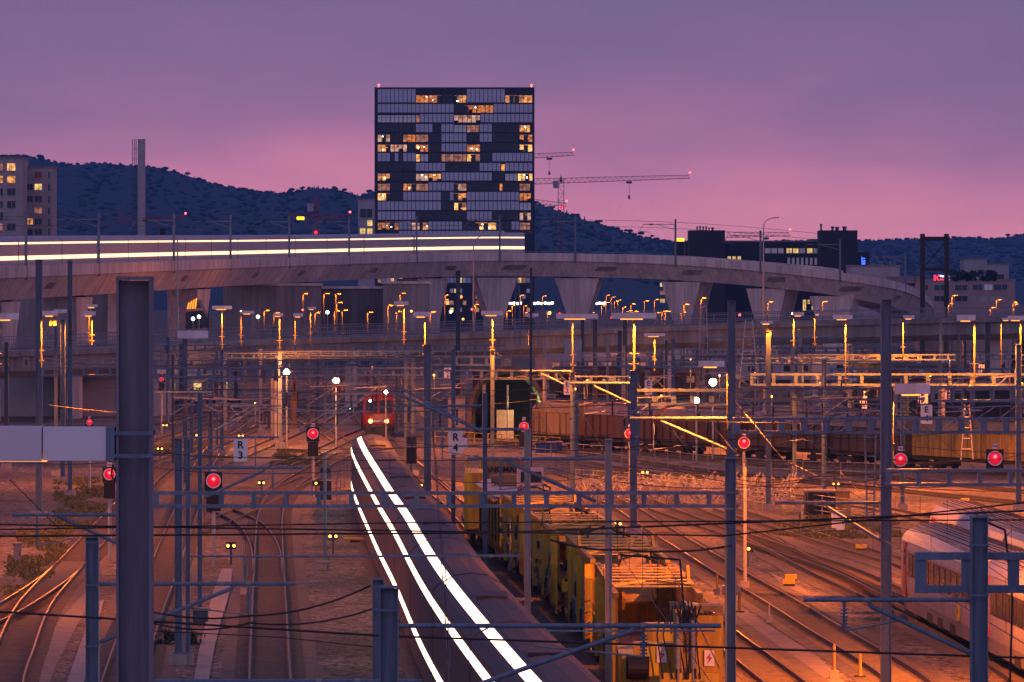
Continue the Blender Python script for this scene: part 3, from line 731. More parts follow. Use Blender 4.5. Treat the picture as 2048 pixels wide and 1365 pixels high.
hmast(400, 9, 787, 48.5, 'perforated mast with a concrete foot by the slab path', steel)
hmast(1700, 8, 690, 24, 'mast halfway between the two tall right-hand masts', steel)
hmast(1880, 8, 720, 23, 'mast among the white letter boards on the right', steel)
# pale thin posts
pole(650, 7, 905, 41, 'thin post between the straight track and the bright train', steel)
pole(1490, 7, 935, 44, 'pale thin pole below the white-ringed red signal', pale)
pole(1538, 5, 1210, 49, 'short leaning marker post beside the gravel path', pale)
pole(1668, 7, 1290, 57, 'short brown marker post among the right-hand tracks', tan)
pole(1434, 5, 1145, 45, 'short yellow marker post right of the yellow wagons', yellow)
pole(1308, 5, 1095, 42, 'short grey post beside the yellow wagon train', tan)
pole(1015, 4, 770, 23, 'pale pole standing in front of the dark arch', pale)
pole(487, 5, 1080, 45, 'thin wire post beside the straight track', steel)

def gantry(x0, x1, y0, y1, s, label, step=65, pw=13, m=None, group=None, lit=False):
    m = m or steel; a, b = ps(x0, y0, s), ps(x1, y0, s); h = (y1-y0)/s; z1 = a.z; z0 = z1-h; D = a.y; c = .14*h+.03
    t = thing('gantry_beam', label, 'gantry', (a.x, D, z0), group)
    dp = max(.16, h*.35)
    MB().beam((a.x, D, z1-c/2), (b.x, D, z1-c/2), dp, c).build('top_chord', m, t)
    MB().beam((a.x, D, z0+c/2), (b.x, D, z0+c/2), dp, c).build('bottom_chord', m, t)
    x = x0+pw/2; pw_ = pw/s; k = 0
    while x <= x1-pw/2+1:
        p = ps(x, y0, s); MB().box((p.x, D, (z0+z1)/2), (pw_, dp*.7, z1-z0-2*c)).build('post', m, t); x += step
    return t
gantry(308, 1478, 983, 1016, 69, 'long low gantry beam spanning the bright train, wagons and left tracks', 65, 10)
gantry(1466, 2070, 835, 868, 45.6, 'broad gantry beam over the freight wagons on the right', 45, 13)
gantry(1772, 2070, 938, 973, 62, 'gantry beam with an orange lit top under the two right-hand signals', 61, 9)
gantry(1266, 1461, 778, 812, 36.4, 'gantry beam between the brightest lamp mast and the flood lamps', 38, 10)
gantry(1476, 1765, 775, 802, 34.5, 'gantry beam joining the two tall right-hand masts', 40, 10, steel_d)
gantry(1860, 2070, 772, 805, 34, 'gantry beam right of the pale lamp housing at the right edge', 40, 9)
gantry(1500, 2070, 747, 772, 29.5, 'gantry beam with a bright top behind the right-hand lamp row', 44, 7)
gantry(1660, 2070, 737, 757, 27, 'thin gantry beam near the letter boards on the right', 38, 6)
gantry(83, 310, 734, 753, 30, 'orange edged gantry beam left of the big foreground mast', 27, 5)
gantry(85, 240, 716, 727, 26, 'narrow gantry beam under the bridge at the far left', 20, 4)
gantry(308, 560, 735, 756, 30, 'gantry beam right of the big foreground mast at bridge height', 29, 6)
gantry(308, 1010, 690, 703, 21, 'uppermost long gantry beam just below the road bridge', 20, 4)
gantry(308, 830, 706, 718, 23, 'second long gantry beam below the road bridge', 22, 4)
gantry(308, 815, 720, 733, 25.5, 'third long gantry beam below the road bridge', 24, 5)
gantry(560, 850, 735, 752, 29, 'gantry beam above the flood lamps', 28, 5)
gantry(850, 985, 712, 732, 28, 'gantry beam with an orange top left of the double-headed lamp', 30, 6)
gantry(870, 1130, 740, 760, 30, 'gantry beam running above the dark arch', 30, 6)
gantry(1145, 1270, 752, 766, 31, 'gantry beam between the two brightest lamps', 30, 6)
gantry(1120, 1460, 722, 734, 25, 'far gantry beam below the bridge right of centre', 26, 5)
gantry(1480, 1765, 715, 727, 24, 'far gantry beam below the bridge between the tall right-hand masts', 24, 5)
gantry(1790, 2070, 708, 720, 23, 'far gantry beam below the bridge at the right edge', 24, 5)

def cantilever(xm, xf, y, s, label, tpx=7, strut=None, drop=True, m=None, group=None):
    m = m or steel; a, b = ps(xm, y, s), ps(xf, y, s); r = tpx/s/2; sg = 1 if xf > xm else -1
    t = thing('cantilever_arm', label, 'bracket arm', a, group)
    MB().tube(a, b, r, 10).build('tube', m, t)
    if strut:
        (x1, y1), (x2, y2) = strut; p, q = ps(x1, y1, s), ps(x2, y2, s)
        MB().tube(p, q, r*1.05, 10).tube(p, p+Vector((0,0,r*2.4)), r*.9, 8).build('strut', m, t)
    for f in (.62, .76):
        c = a.lerp(b, f); MB().tube(c-Vector((.05,0,0)), c+Vector((.05,0,0)), r*1.25, 10).build('collar', galv, t)
    if drop:
        c = a.lerp(b, .76); L = 62/s
        mb = MB().tube(c, c-Vector((0,0,L)), .022, 6)
        for k in range(6): mb.tube(c-Vector((0,0,L*.3+k*.06)), c-Vector((0,0,L*.3+k*.06+.03)), .065, 8)
        mb.build('drop_insulator', steel, t)
        e = c-Vector((0,0,L)); f2 = e+Vector((-sg*(b-a).length*.34, .1, .18))
        MB().tube(e, f2, .02, 6).build('registration_arm', galv, t)
    return t
cantilever(232, 24, 1030, 80, 'tube arm reaching left from the big foreground mast', 7, ((120,1034),(232,1086)))
cantilever(198, 592, 1168, 87, 'long tube arm running right from the short mast behind the foreground mast', 8, ((466,1176),(200,1285)))
cantilever(797, 1442, 1252, 118, 'long tube arm low across the bright train and the crane machine', 10, ((1264,1262),(905,1388)))
cantilever(1942, 1608, 1200, 113, 'tube arm reaching left in front of the white coaches', 9, ((1740,1212),(1942,1308)))
cantilever(1762, 1550, 1006, 60, 'tube arm reaching left past the dark hut', 7, ((1650,1012),(1768,1086)))
cantilever(362, 604, 936, 55, 'tube arm under the R 3 board', 6, ((528,942),(408,996)))
cantilever(362, 558, 875, 50, 'tube arm crossing above the R 3 board', 4, ((470,880),(372,925)))
cantilever(425, 562, 812, 36, 'small tube arm left of the red signals', 4, ((520,816),(430,860)))
cantilever(1050, 832, 859, 58, 'tube arm crossing behind the R 4 board', 6, ((963,862),(790,786)))
cantilever(1212, 934, 918, 63, 'tube arm pointing left above the far yellow wagons', 7, ((1014,924),(1192,1003)))
cantilever(966, 781, 812, 47, 'tube arm in front of the red locomotive', 5, ((800,776),(960,862)), drop=False)
cantilever(1264, 1138, 767, 36.4, 'glowing orange tube arm left of the brightest lamp', 5, ((1188,773),(1262,808)))
cantilever(1455, 1260, 837, 44.8, 'glowing orange tube arm left of the tall lit mast', 6, ((1322,843),(1452,898)))
cantilever(1142, 1040, 743, 31, 'glowing orange tube arm above the dark arch', 5, ((1080,747),(1140,775)), drop=False)
cantilever(305, 180, 755, 30, 'thin tube arm beside the big mast at bridge height', 3, None, drop=False)
cantilever(425, 310, 785, 36, 'thin tube arm right of the big mast under the small red signal', 4, None)
cantilever(800, 1040, 1112, 80, 'slim grey tube arm crossing before the middle yellow wagon', 5, None, drop=False)
cantilever(1430, 1090, 1262, 100, 'thin steel arm just under the low long tube arm', 4, None, drop=False)
cantilever(300, 845, 1363, 112, 'tube arm running along the bottom edge at the left', 9, None, drop=False)
cantilever(845, 380, 1113, 66, 'slim tube arm across the straight track', 4, None)
cantilever(845, 490, 1114, 90, 'second slim arm level with the short blue masts', 3, None, drop=False)

# framed bracket on the thick blue mast at right
gantry(1830, 2075, 1105, 1186, 112, 'heavy framed bracket bolted to the thick blue mast at the right', 93, 22)
# stub beam and pale floodlight housing at left foreground
MT = {}
def floodlight(xl, xr, y0, y1, xp, yp, s, label, power=6000, pw=3.2, split=True, lit=True, pipe=True, hang=False, group=None):
    a, b = ps(xl, y0, s), ps(xr, y0, s); h = (y1-y0)/s; D = a.y; cx = (a.x+b.x)/2; L = b.x-a.x
    p = ps(xp, yp, s)
    t = thing('floodlight', label, 'floodlight', (p.x, D, p.z), group)
    k = .58 if split else 1
    zc = a.z-h/2; dp = min(.45, max(.25, h*1.1))
    bx = MB().box((a.x+L*k/2, D, zc), (L*k-.012, dp, h)).build('housing', whitep, t)
    if split: MB().box((a.x+L*(1+k)/2, D, zc), (L*(1-k)-.012, dp*.96, h*.96)).build('housing', white, t)
    gl = .004 if s > 200 else .05
    MB().box((cx-L*.05, D, a.z-h-gl/2), (L*(.3 if s > 200 else .5), dp*.7, gl)).build('lamp_glass', e_sod if lit else whitep, bx)
    if pipe:
        MB().tube((p.x, D, p.z), (p.x, D, a.z-h*.3), pw/s*.42, 8).build('pipe', lampp, t)
        mb = MB()
        for f in (.12, .3): mb.box((p.x, D, p.z+(a.z-p.z)*f), (pw*3.4/s, .1, .05))
        mb.build('clamps', lampp, t)
    if lit:
        off = .28 if abs(p.x-cx) < .3 else 0
        lamp((cx+off, D-.9 if s < 43 else D+.5, a.z-h-.2), power*1.5*(1 if s >= 43 else (.55 if xp < 900 else 1.0)), (1,.215,.010), 'SPOT', .10, 168, t)
    if hang:
        mb = MB()
        for k in range(5):
            x0 = cx+L*(.05+k*.07); mb.path([(x0,D,a.z-h), (x0+.25*L*random.uniform(-.4,.6),D-.1,a.z-h-.35-random.random()*.3), (x0+.1,D,a.z-h-.2)], .02)
        mb.build('loose_cables', e_sodf if False else tan, t)
    return t
PW = 11500
floodlight(-20,37,627,640,-2,742,40,'pale floodlight cut by the left frame edge',PW)
floodlight(85,115,622,632,83,735,37,'floodlight with dangling lit cables near the left edge',PW,hang=True)
floodlight(108,134,619,626,140,690,31,'small floodlight behind the one with dangling cables',5000,lit=False)
floodlight(166,191,623,632,184,690,29,'lower one of two stacked floodlights left of the big mast',PW)
floodlight(172,195,609,615,178,690,27,'upper one of two stacked floodlights left of the big mast',5000)
floodlight(424,464,612,619,444,700,24,'floodlight left of the paired lamps under the viaduct',PW)
floodlight(482,508,622,628,482,692,22,'left one of two paired lamps before the concrete wall',5000)
floodlight(546,566,627,633,559,705,23,'floodlight above the pink lit mast',PW)
floodlight(586,606,627,634,590,690,22,'lamp just right of the pink lit mast',5000)
floodlight(615,632,614,619,621,690,20,'small lamp at the corner of the concrete wall',5000)
floodlight(788,817,603,611,808,690,25,'floodlight in front of the pale concrete wall',PW)
floodlight(826,860,624,634,850,720,33,'pale floodlight above the mast right of the locomotive',PW)
floodlight(962,1006,622,631,985,705,29,'double-headed floodlight at the centre of the picture',PW)
floodlight(1050,1077,627,634,1056,690,31,'unlit floodlight on the slender dark mast',0,lit=False)
floodlight(1112,1196,628,638,1145,745,31,'wide floodlight left of the brightest one',PW)
floodlight(1223,1312,626,638,1268,742,36.4,'widest and brightest floodlight right of centre',14000,pw=6)
floodlight(1288,1330,667,673,1309,742,24,'low floodlight in front of the bridge face',PW)
floodlight(1397,1449,722,734,1455,918,45,'floodlight on the tall mast by the flood lamps',9500,pw=4)
floodlight(1520,1546,643,648,1537,665,33,'short floodlight head on top of a blue mast',700)
floodlight(1585,1608,625,632,1587,706,24,'floodlight on a slim glowing pole before the bridge',PW)
floodlight(1629,1640,626,630,1629,696,21,'thin red glowing lamp pole before the bridge',5000)
floodlight(1666,1705,630,639,1691,775,30,'floodlight on a long glowing pole left of the tall right mast',PW)
floodlight(1807,1829,631,638,1806,722,25,'floodlight just right of the tall right mast',PW)
floodlight(1914,1951,630,642,1949,770,33,'tall glowing floodlight over the signals near the right edge',12000,pw=5)
floodlight(2003,2022,636,641,2002,740,24,'slim lamp pole second from the right edge',5000)
floodlight(2016,2049,632,641,2041,745,30,'floodlight touching the right frame edge',PW)
floodlight(1790,1860,768,789,1785,940,59,'pale floodlight housing fixed to the tallest right mast',14000,pw=4)
floodlight(355,416,662,677,371,690,30,'blank pale housing on top of the slim mast left of centre',0,lit=False,pipe=False)
t = floodlight(-90,216,853,922,224,975,227,'large pale floodlight housing fixed to the big foreground mast',220,pw=6,pipe=False)
mb = MB(); a = ps(222,856,227)
MB().box((ps(223,0,227).x, 50.1, ps(0,888,227).z), (.075,.3,.3)).build('mounting_bracket', steel, t)
MB().path([ps(226,930,227), ps(222,948,227), ps(228,962,227), ps(234,966,227)], .009).build('lamp_cable', tan, t)

# ------------------------------------------------------------------ red signals
def signal(x, y, r, s, label, yb=None, plate='No', glow=False, lower=True, xoff=0, post=True, lit=True):
    c = ps(x, y, s); R0 = r/s
    t = thing('rail_signal', label, 'signal', (c.x+xoff, c.y, 0 if post else c.z-R0))
    MB().box((c.x, c.y+.05, c.z-(R0*.1)), (R0*2.35, .08, R0*2.6)).build('backboard', black, t)
    MB().ring((c.x, c.y-.02, c.z), R0*.86, R0*1.0, .06).build('white_ring', white, t)
    MB().tube((c.x, c.y+.02, c.z), (c.x, c.y-.03, c.z), R0*.84, 20).build('target_disc', e_redd, t)
    MB().sphere((c.x, c.y-.04, c.z+R0*.22), R0*.34, sq=(1,.4,1)).build('red_lens', e_red, t)
    MB().sphere((c.x, c.y-.10, c.z+R0*.25), R0*.19, sq=(1,.6,1)).build('lamp_core', e_redc, t)
    if lower: MB().box((c.x, c.y+.05, c.z-R0*2.75), (R0*1.9, .16, R0*2.6)).build('lower_box', black, t)
    if plate:
        b = MB().box((c.x, c.y, c.z+R0*1.62), (R0*.72, .03, R0*.62)).build('number_plate', white, t)
        put_text(MB(), plate, (c.x, c.y-.02, c.z+R0*1.62), R0*.5).build('lettering', blackp, b)
    if post: MB().tube((c.x+xoff, c.y+.15, 0), (c.x+xoff, c.y+.15, c.z-R0*1.2), .09, 10).build('post', pale, t)
    lamp((c.x, c.y-.6, c.z+R0*.2), 3, (1,.02,.05), rad=.1, parent=t)
    return t
signal(427,962,15,41,'large red signal beside the tube arm under the R 3 board')
signal(219,949,12,40,'red signal partly hidden by the big foreground mast')
signal(626,868,11,31,'red signal left of the bright train near the R 3 board')
signal(1048,854,10,27,'red signal on the pinkish mast right of the R 4 board')
signal(1260,868,11,30,'dim red signal half hidden behind the brightest lamp mast', lower=False)
signal(1488,886,12,30,'red signal right of the blue gantry mast before the freight wagons', lower=False)
signal(1801,920,14,46,'left one of two red signals on the orange lit gantry beam', post=False, lower=False)
signal(1990,917,15,46,'right one of two red signals on the orange lit gantry beam', post=False, lower=False)
signal(323,757,6,22,'small red signal above the tracks right of the big foreground mast')
signal(179,845,6.5,30,'red signal glowing just above the large pale floodlight housing')
# unlit twin-lamp signals seen between the trains
for x, y, s, lab in ((651,945,38,'unlit signal with two dark lamps between the straight track and the bright train'),(823,880,33,'unlit signal box hung on the mast pair beside the locomotive')):
    c = ps(x, y, s); t = thing('rail_signal', lab, 'signal', (c.x, c.y, 0))
    MB().box(c, (.62,.15,.75)).build('lamp_board', steel_d, t)
    MB().box(c-Vector((0,-.02,.95)), (.62,.13,1.0)).build('lower_board', black, t)
    for u in (-.15,.15): MB().tube(c+Vector((u,-.08,.1)), c+Vector((u,-.2,.1)), .12, 10).build('lamp_hood', black, t)
    MB().tube((c.x,c.y+.15,0), (c.x,c.y+.15,c.z), .07, 8).build('post', steel, t)
# dwarf signals
def dwarf(x, y, s0, label, n=2, m=None):
    z = .9; s = (y-HZ)/(H-z); c = ps(x, y, s); t = thing('dwarf_signal', label, 'ground signal', (c.x, c.y, 0))
    MB().tube((c.x, c.y+.06, 0), (c.x, c.y+.06, z), .05, 8).build('post', steel_d, t)
    MB().box((c.x, c.y+.03, z), (.48,.12,.34)).build('head', black, t)
    for u in ((-.15,.15) if n == 2 else (0,)): MB().sphere((c.x+u, c.y-.05, z), .078).build('lamp', m or e_dwarf, t)
for x, y, n, lab in ((320,898,2,'dwarf signal with two lights just right of the big foreground mast'),(393,871,1,'single-lamp dwarf signal between the left masts'),(482,872,2,'two-lamp dwarf signal above the R 3 board'),
    (330,851,2,'farthest two-lamp dwarf signal right of the big foreground mast'),(523,966,2,'bright two-lamp dwarf signal right of the large red signal'),(462,1092,2,'two-lamp dwarf signal at the top of the slab path'),(666,1073,2,'two-lamp dwarf signal beside the bright train'),
    (768,902,2,'two-lamp dwarf signal ahead of the red locomotive'),(843,971,1,'single-lamp dwarf signal by the pinkish mast'),(632,967,1,'single-lamp dwarf signal beside the unlit twin-lamp signal'),
    (1290,945,2,'two-lamp dwarf signal before the freight wagons at right of centre'),(1235,1048,2,'two-lamp dwarf signal beside the slatted yellow wagon'),(1497,1098,1,'single-lamp dwarf signal at the foot of a pale pole'),(1672,968,2,'two-lamp dwarf signal above the dark hut'),
    (1315,762,2,'far two-lamp dwarf signal below the bridge at right of centre'),(1118,802,2,'far two-lamp dwarf signal right of the dark arch')): dwarf(x, y, 0, lab, n)
dwarf(701,818,0,'cyan dwarf signal left of the red locomotive',1,e_cyan)
# flood lamps pointing at the viewer
for x, y, r, s, lab, pw in ((573,745,6,24,'left one of two dazzling flood lamps left of the locomotive',5000),(672,762,6,24,'right one of two dazzling flood lamps left of the locomotive',5000),
        (1426,765,7,26,'higher one of two dazzling flood lamps over the freight wagons',1000),(1393,801,5.5,26,'lower one of two dazzling flood lamps over the freight wagons',700),(772,785,3.5,23,'small amber flood lamp over the red locomotive',200)):
    c = ps(x, y, s); t = thing('flood_lamp', lab, 'flood lamp', (c.x, c.y, 0))
    MB().tube((c.x, c.y+.25, 0), (c.x, c.y+.25, c.z+.2), .07, 8).build('pole', pale, t)
    MB().tube((c.x, c.y+.02, c.z), (c.x, c.y+.3, c.z), r/s*1.15, 14, r2=r/s*.6).build('reflector', steel_d, t)
    MB().sphere(c, r/s*1.05, sq=(1,.3,1), n=16).build('lamp_face', e_flood, t)
    lamp((c.x, c.y-2.5, c.z+.3), pw*.2, (1,.42,.13), rad=.25, parent=t)

# ------------------------------------------------------------------ letter boards
def board(x, y, w, h, s, lines, label, size=.36, rot=0, post=None, m=None, mirror=False):
    c = ps(x, y, s); W, Hh = w/s, h/s
    b = MB().box((c.x, c.y, c.z), (W, .03, Hh)).build('letter_board', m or white)
    tag(b, label, 'sign'); b.location = Vector()
    mb = MB(); n = len(lines)
    for i, ln in enumerate(lines):
        put_text(mb, ln, (c.x, c.y-.025, c.z+Hh*(.5-(i+.5)/n)*.92), size*Hh*(1.25 if n > 1 else 2.0), rot)
    if lines: mb.build('lettering', blackp, b)
    return b
board(481,901,27,45,55,['R','3'],'white board with letter R over a 3, above the left tracks')
board(911,886,28,46,38.2,['R','4'],'white board with letter R over a 4 on the mast before the yellow wagons')
board(1853,829,23,38,40,['E','4'],'white board reading E 4, largest on the right')
board(1846,793,20,30,33,['E','5'],'white board with E and 5 tucked behind the E 4 board')
board(1897,793,13,22,30,['E'],'white board reading E beside the E 4 board')
board(1706,751,14,22,26,['E','7'],'white board with an E and a 7 left of the tallest right mast')
board(1297,775,15,30,34,['E','3'],'white board with an E right of the brightest lamp')
board(1134,776,13,28,32,['E','2'],'white board with an E and a 2 on the lamp mast right of the arch')
board(895,748,14,24,24,['E','1'],'white board with an E and a 1 high above the R board mast')
board(1963,740,11,20,24,['C','53'],'white board reading C 53')
board(1838,720,8,13,19,['Z'],'left white board with the letter Z high on the right',size=.3)
board(1883,720,8,13,19,['Z'],'right white board with the letter Z high on the right',size=.3)
board(1843,746,8,12,22,['E'],'small white board reading E left of the glowing tall lamp pole',size=.3)
board(2033,744,9,14,24,['E'],'white board reading E at the right frame edge',size=.3)
board(2036,717,7,10,21,['E'],'tiny white board reading E near the right frame edge',size=.3)
board(1727,720,8,10,20,['Z'],'white board with the letter Z left of the tallest right mast',size=.3)
board(1727,806,14,26,30,['U'],'white board with a U over the dark tank wagon',size=.3)
board(53,725,12,20,30,['S42'],'pinkish board with sideways characters at the far left',size=.2,rot=R(90),m=facp)
board(478,763,6,13,20,['10'],'small pale board reading 10 left of the flood lamps',size=.2,m=facp)
board(1036,1226,13,16,49,['Z','1'],'small ground board between railing and yellow wagons',size=.3)
board(1589,937,10,10,28,['H'],'round-posted small board before the freight wagons',size=.3)
board(928,887,13,22,38,[],'blank narrow board right next to the R 4 board',size=.01)

# ------------------------------------------------------------------ A-frame and ladder masts
def aframe(x, yt, yb, wt, wb, s, label, m=None):
    m = m or pale; t = thing('lattice_mast', label, 'mast', ps(x, yb, s)); r = .05
    for sg in (-1, 1): MB().tube(ps(x+sg*wb/2, yb, s), ps(x+sg*wt/2, yt, s), r, 6).build('leg', m, t)
    n = 5
    for k in range(1, n+1):
        f = k/n; y = yb+(yt-yb)*f*.97; w_ = wb+(wt-wb)*f*.97
        MB().tube(ps(x-w_/2, y, s), ps(x+w_/2, y, s), r*.8, 6).build('rung', m, t)
    return t
aframe(1741,870,1062,22,12,38,'upside-down A-shaped mast before the dark freight wagons', steel)
aframe(1498,640,790,14,40,26,'A-shaped lattice mast beside the tall mast before the bridge')
aframe(1407,610,735,12,18,23,'ladder-like mast before the bridge right of the low floodlight')
aframe(1516,640,760,10,34,25,'second A-shaped lattice mast behind the first', steel)
aframe(1035,560,690,6,12,20,'ladder-like mast before the viaduct pier', steel)
aframe(1934,810,920,8,24,30,'A-shaped lattice mast above the right-hand signals')
aframe(587,740,880,8,9,22,'narrow ladder mast below the left flood lamp', tan)

# ------------------------------------------------------------------ overhead wires
def wire(pts, label, r=.014, m=None, sag=0.0, group=None):
    P = [ps(*p) for p in pts]; Q = []
    for a, b in zip(P, P[1:]):
        for k in range(10):
            f = k/10; Q.append(a.lerp(b, f)-Vector((0,0,sag*4*f*(1-f))))
    Q.append(P[-1])
    tag(MB().path(Q, r, 4, 0).build('overhead_wire', m or copper), label, 'wire', group)
W = wire
W([(-30,1073,95),(1000,1066,95),(2100,1020,95)], 'dark cable crossing the picture just under the long gantry beam', .02)
W([(-30,1060,90),(800,1046,90),(2100,1040,90)], 'thinner dark cable close above the heavy cross cable', .016)
W([(-30,1049,90),(400,1056,90),(1450,1072,90),(2100,1000,90)], 'cross cable rising gently towards the right edge', .018)
W([(-30,1222,110),(760,1272,110),(2100,1318,110)], 'dark cable sloping down across the lower picture', .019)
W([(740,1172,95),(500,1232,95),(250,1210,95)], 'slack cable hanging left from the pair of short masts', .02, sag=.15)
W([(745,1218,95),(500,1246,95),(300,1245,95)], 'lower slack cable hanging left from the pair of short masts', .018, sag=.15)
W([(300,1262,80),(560,1275,80),(800,1300,80)], 'thin cable across the straight track near the bottom', .012)
W([(1960,1040,112),(2010,1060,112),(2025,1200,112),(2020,1365,112)], 'black cable looping down from the thick blue mast', .02)
W([(1240,1110,90),(1360,1120,90),(1370,1240,90)], 'black cable dropping onto the crane machine', .02)
W([(1463,1092,71),(1250,1100,71),(1100,1080,71)], 'black insulated lead left of the blue gantry mast', .03, sag=.1)
Wd = [(1275,560,905),(1,)]
for a, b, lab in (((1270,760,36),(1420,960,42),'orange lit stay wire falling right from the brightest lamp mast'),((1268,870,38),(1400,1000,44),'orange lit stay wire before the brown freight wagon'),
        ((1280,810,36),(1390,905,44),'lit wire between the two right-hand gantries'),((1460,790,44),(1600,960,50),'lit stay wire falling right from the tall lit mast'),
        ((1475,985,60),(1620,1140,66),'lit stay wire running down to the right-hand tracks'),((1785,800,48),(1960,945,50),'lit stay wire in front of the yellowish wagon'),
        ((1610,870,40),(1720,985,50),'lit wire slanting across the freight wagons'),((985,700,29),(1110,790,33),'orange lit stay wire left of the dark arch'),
        ((915,690,29),(985,745,30),'orange lit stay wire left of the double-headed lamp'),((1150,800,33),(1240,960,40),'lit stay wire before the tan wagon'),
        ((1760,1075,60),(1920,1180,70),'lit wire sloping along the white coach roofs'),((830,720,34),(900,850,38),'lit stay wire between mast pair and R 4 board'),
        ((20,960,60),(110,840,50),'wire slanting up at the left frame edge'),((120,1060,80),(20,960,80),'stay wire under the large pale housing'),
        ((655,845,38),(715,975,50),'contact wire above the bright train')):
    W([a, b], lab, .012, copper)
rn = random.Random(3)
for k in range(60):
    x0 = rn.uniform(-40, 1900); y0 = rn.uniform(700, 960); s0 = (y0-HZ)/6.5+2; ln = rn.uniform(250, 700); y1 = y0+rn.uniform(-25, 25)
    W([(x0,y0,s0),(x0+ln,y1,s0*rn.uniform(.92,1.1))], 'thin overhead wire among the distant gantries', .012, copper, sag=rn.uniform(.1,.5), group='thin overhead wires among the distant gantries')
for k, (x, d) in enumerate([(-9.0,380),(-4.2,300),(-8,420),(1,300),(8.5,300),(12,260)]):
    a, b = Vector((x, d, 6.0)), Vector((x+3.0, d-190, 6.0)); Q = [a.lerp(b, i/20) for i in range(21)]
    mb = MB().path(Q, .011, 4); Q2 = [p+Vector((0,0,.5+.9*abs(math.sin(i/20*math.pi*3)))) for i, p in enumerate(Q)]; mb.path(Q2, .011, 4)
    for i in range(1, 20): mb.tube(Q[i], Q2[i], .006, 4)
    tag(mb.build('overhead_wire', copper), 'contact wire with droppers running lengthwise above the tracks', 'wire', 'lengthwise contact wires')

# insulators and arms clutter on the far gantries
for k in range(110):
    x = rn.uniform(300, 2040); y = rn.uniform(735, 830); s = (y-HZ)/6.6; L = rn.uniform(1.5, 3.2)
    if 900 < x < 1100: continue
    a = ps(x, y, s); sg = rn.choice((-1, 1))
    t = thing('cantilever_arm', 'small distant steel arm hanging below the far gantries', 'bracket arm', a, 'small distant arms below the far gantries')
    MB().tube(a, a+Vector((sg*L,0,.1)), .035, 6).tube(a+Vector((sg*L*.7,0,.07)), a+Vector((0,0,-1.0)), .03, 6).build('arm', galv if k % 3 else steel, t)
    MB().tube(a+Vector((sg*L*.8,0,.05)), a+Vector((sg*L*.8,0,-.75)), .05, 6).build('insulator', insul, t)
for k in range(64):
    x = rn.choice((rn.uniform(300, 900), rn.uniform(1080, 2045), rn.uniform(1080, 2045))); s = rn.uniform(17.5, 27); yt = HZ+rn.uniform(110, 210)*s/24
    hmast(x, rn.uniform(5, 8), yt, s, 'thin distant mast among the far gantries under the bridge', rn.choice((steel, steel_d, pale)), foot=False, group='thin distant masts under the bridge')

# floodlights of the same yard standing just outside the picture
def side_light(x, d, z, label, power):
    floodlight(x*F/d+1024-30*F/d/100, x*F/d+1024+2.2*F/d, HZ+(H-z)*F/d, HZ+(H-z+.35)*F/d, x*F/d+1024, HZ+(H-z+4)*F/d, F/d, label, power)
    o = ps(x*F/d+1024, 0, F/d); MB
for x, d, lab, pw in ((25,196,'yard floodlight beyond the right picture edge beside the coaches',38000),(30,262,'yard floodlight beyond the right picture edge behind the coaches',32000),(-27,238,'yard floodlight beyond the left picture edge over the switch',9000),(7,128,'yard floodlight below the picture in front of the crane machine',0),(21,150,'yard floodlight beyond the lower right picture corner',28000)):
    if pw: side_light(x, d, 11.5, lab, pw)

for k in range(16):
    x0 = rn.choice((rn.uniform(300, 800), rn.uniform(1080, 1700), rn.uniform(1080, 1900))); s = rn.uniform(18, 27); w_ = rn.uniform(140, 330); y0 = HZ+6.1*s+rn.uniform(-4, 6)
    gantry(x0, x0+w_, y0, y0+s*.5, s, 'distant gantry beam in the tangle below the road bridge', s*1.1, max(2, s*.16), rn.choice((steel, steel_d, galv)), 'distant gantry beams below the road bridge')
for k in range(34):
    x = rn.choice((rn.uniform(300, 880), rn.uniform(1090, 2045), rn.uniform(1090, 2045), rn.uniform(1090, 2045))); s = rn.uniform(16.5, 21); z = rn.uniform(2.0, 5.5)
    c = ps(x, HZ+(H-z)*s, s); t = thing('yard_light', 'small warm light low in the crowded yard below the road bridge', 'lamp', (c.x, c.y, 0), 'small lights in the far yard')
    MB().tube((c.x, c.y+.1, 0), (c.x, c.y+.1, c.z), .06, 6).build('pole', galv, t)
    MB().sphere(c, rn.uniform(.06,.13)).build('lamp_head', rn.choice((e_dwarf, e_dwarf, e_sodf, e_white)), t)
    lamp(c+Vector((0,-.7,.3)), 260, (1,.32,.05), rad=.15, parent=t)
# ------------------------------------------------------------------ road bridge with railings
def lerp_tab(tab, x):
    for (x0, v0), (x1, v1) in zip(tab, tab[1:]):
        if x <= x1: return v0+(v1-v0)*(x-x0)/(x1-x0)
    return tab[-1][1]
BT = [(-60,694,20.5),(0,690,20.4),(250,681,19.6),(500,669,18.9),(700,661,18.4),(900,655,17.9),(1100,648,17.5),(1400,637,17.0),(1700,628,16.7),(2048,620,16.4),(2150,618,16.3)]
near = spline([ps(x, y+14, s) for x, y, s in BT], 5)       # near deck edge, top of kerb
br = thing('road_bridge', 'low road bridge with railings running across the whole picture under the viaduct', 'bridge', (near[0].x, near[0].y, 0))
d_prof = [(0,0),(0,-.55),(-.35,-.62),(-.35,-2.0),(-1.2,-2.7),(-8.8,-2.7),(-9.7,-1.6),(-10,-.55),(-10,0),(-9.7,0),(-9.7,-.22),(-.3,-.22),(-.3,0)]
nearR = list(reversed(near))               # travel right-to-left so that +u points at the viewer
MB().sweep(near, [(-u if False else -u*-1*-1, z) for u, z in [(-u, z) for u, z in d_prof]] if False else [(u, z) for u, z in d_prof]).build('deck', concd, br) if False else None
def sweep_away(path, prof, **k):           # profile u counted away from the viewer
    return MB().sweep(path, [(-u, z) for u, z in prof], **k)
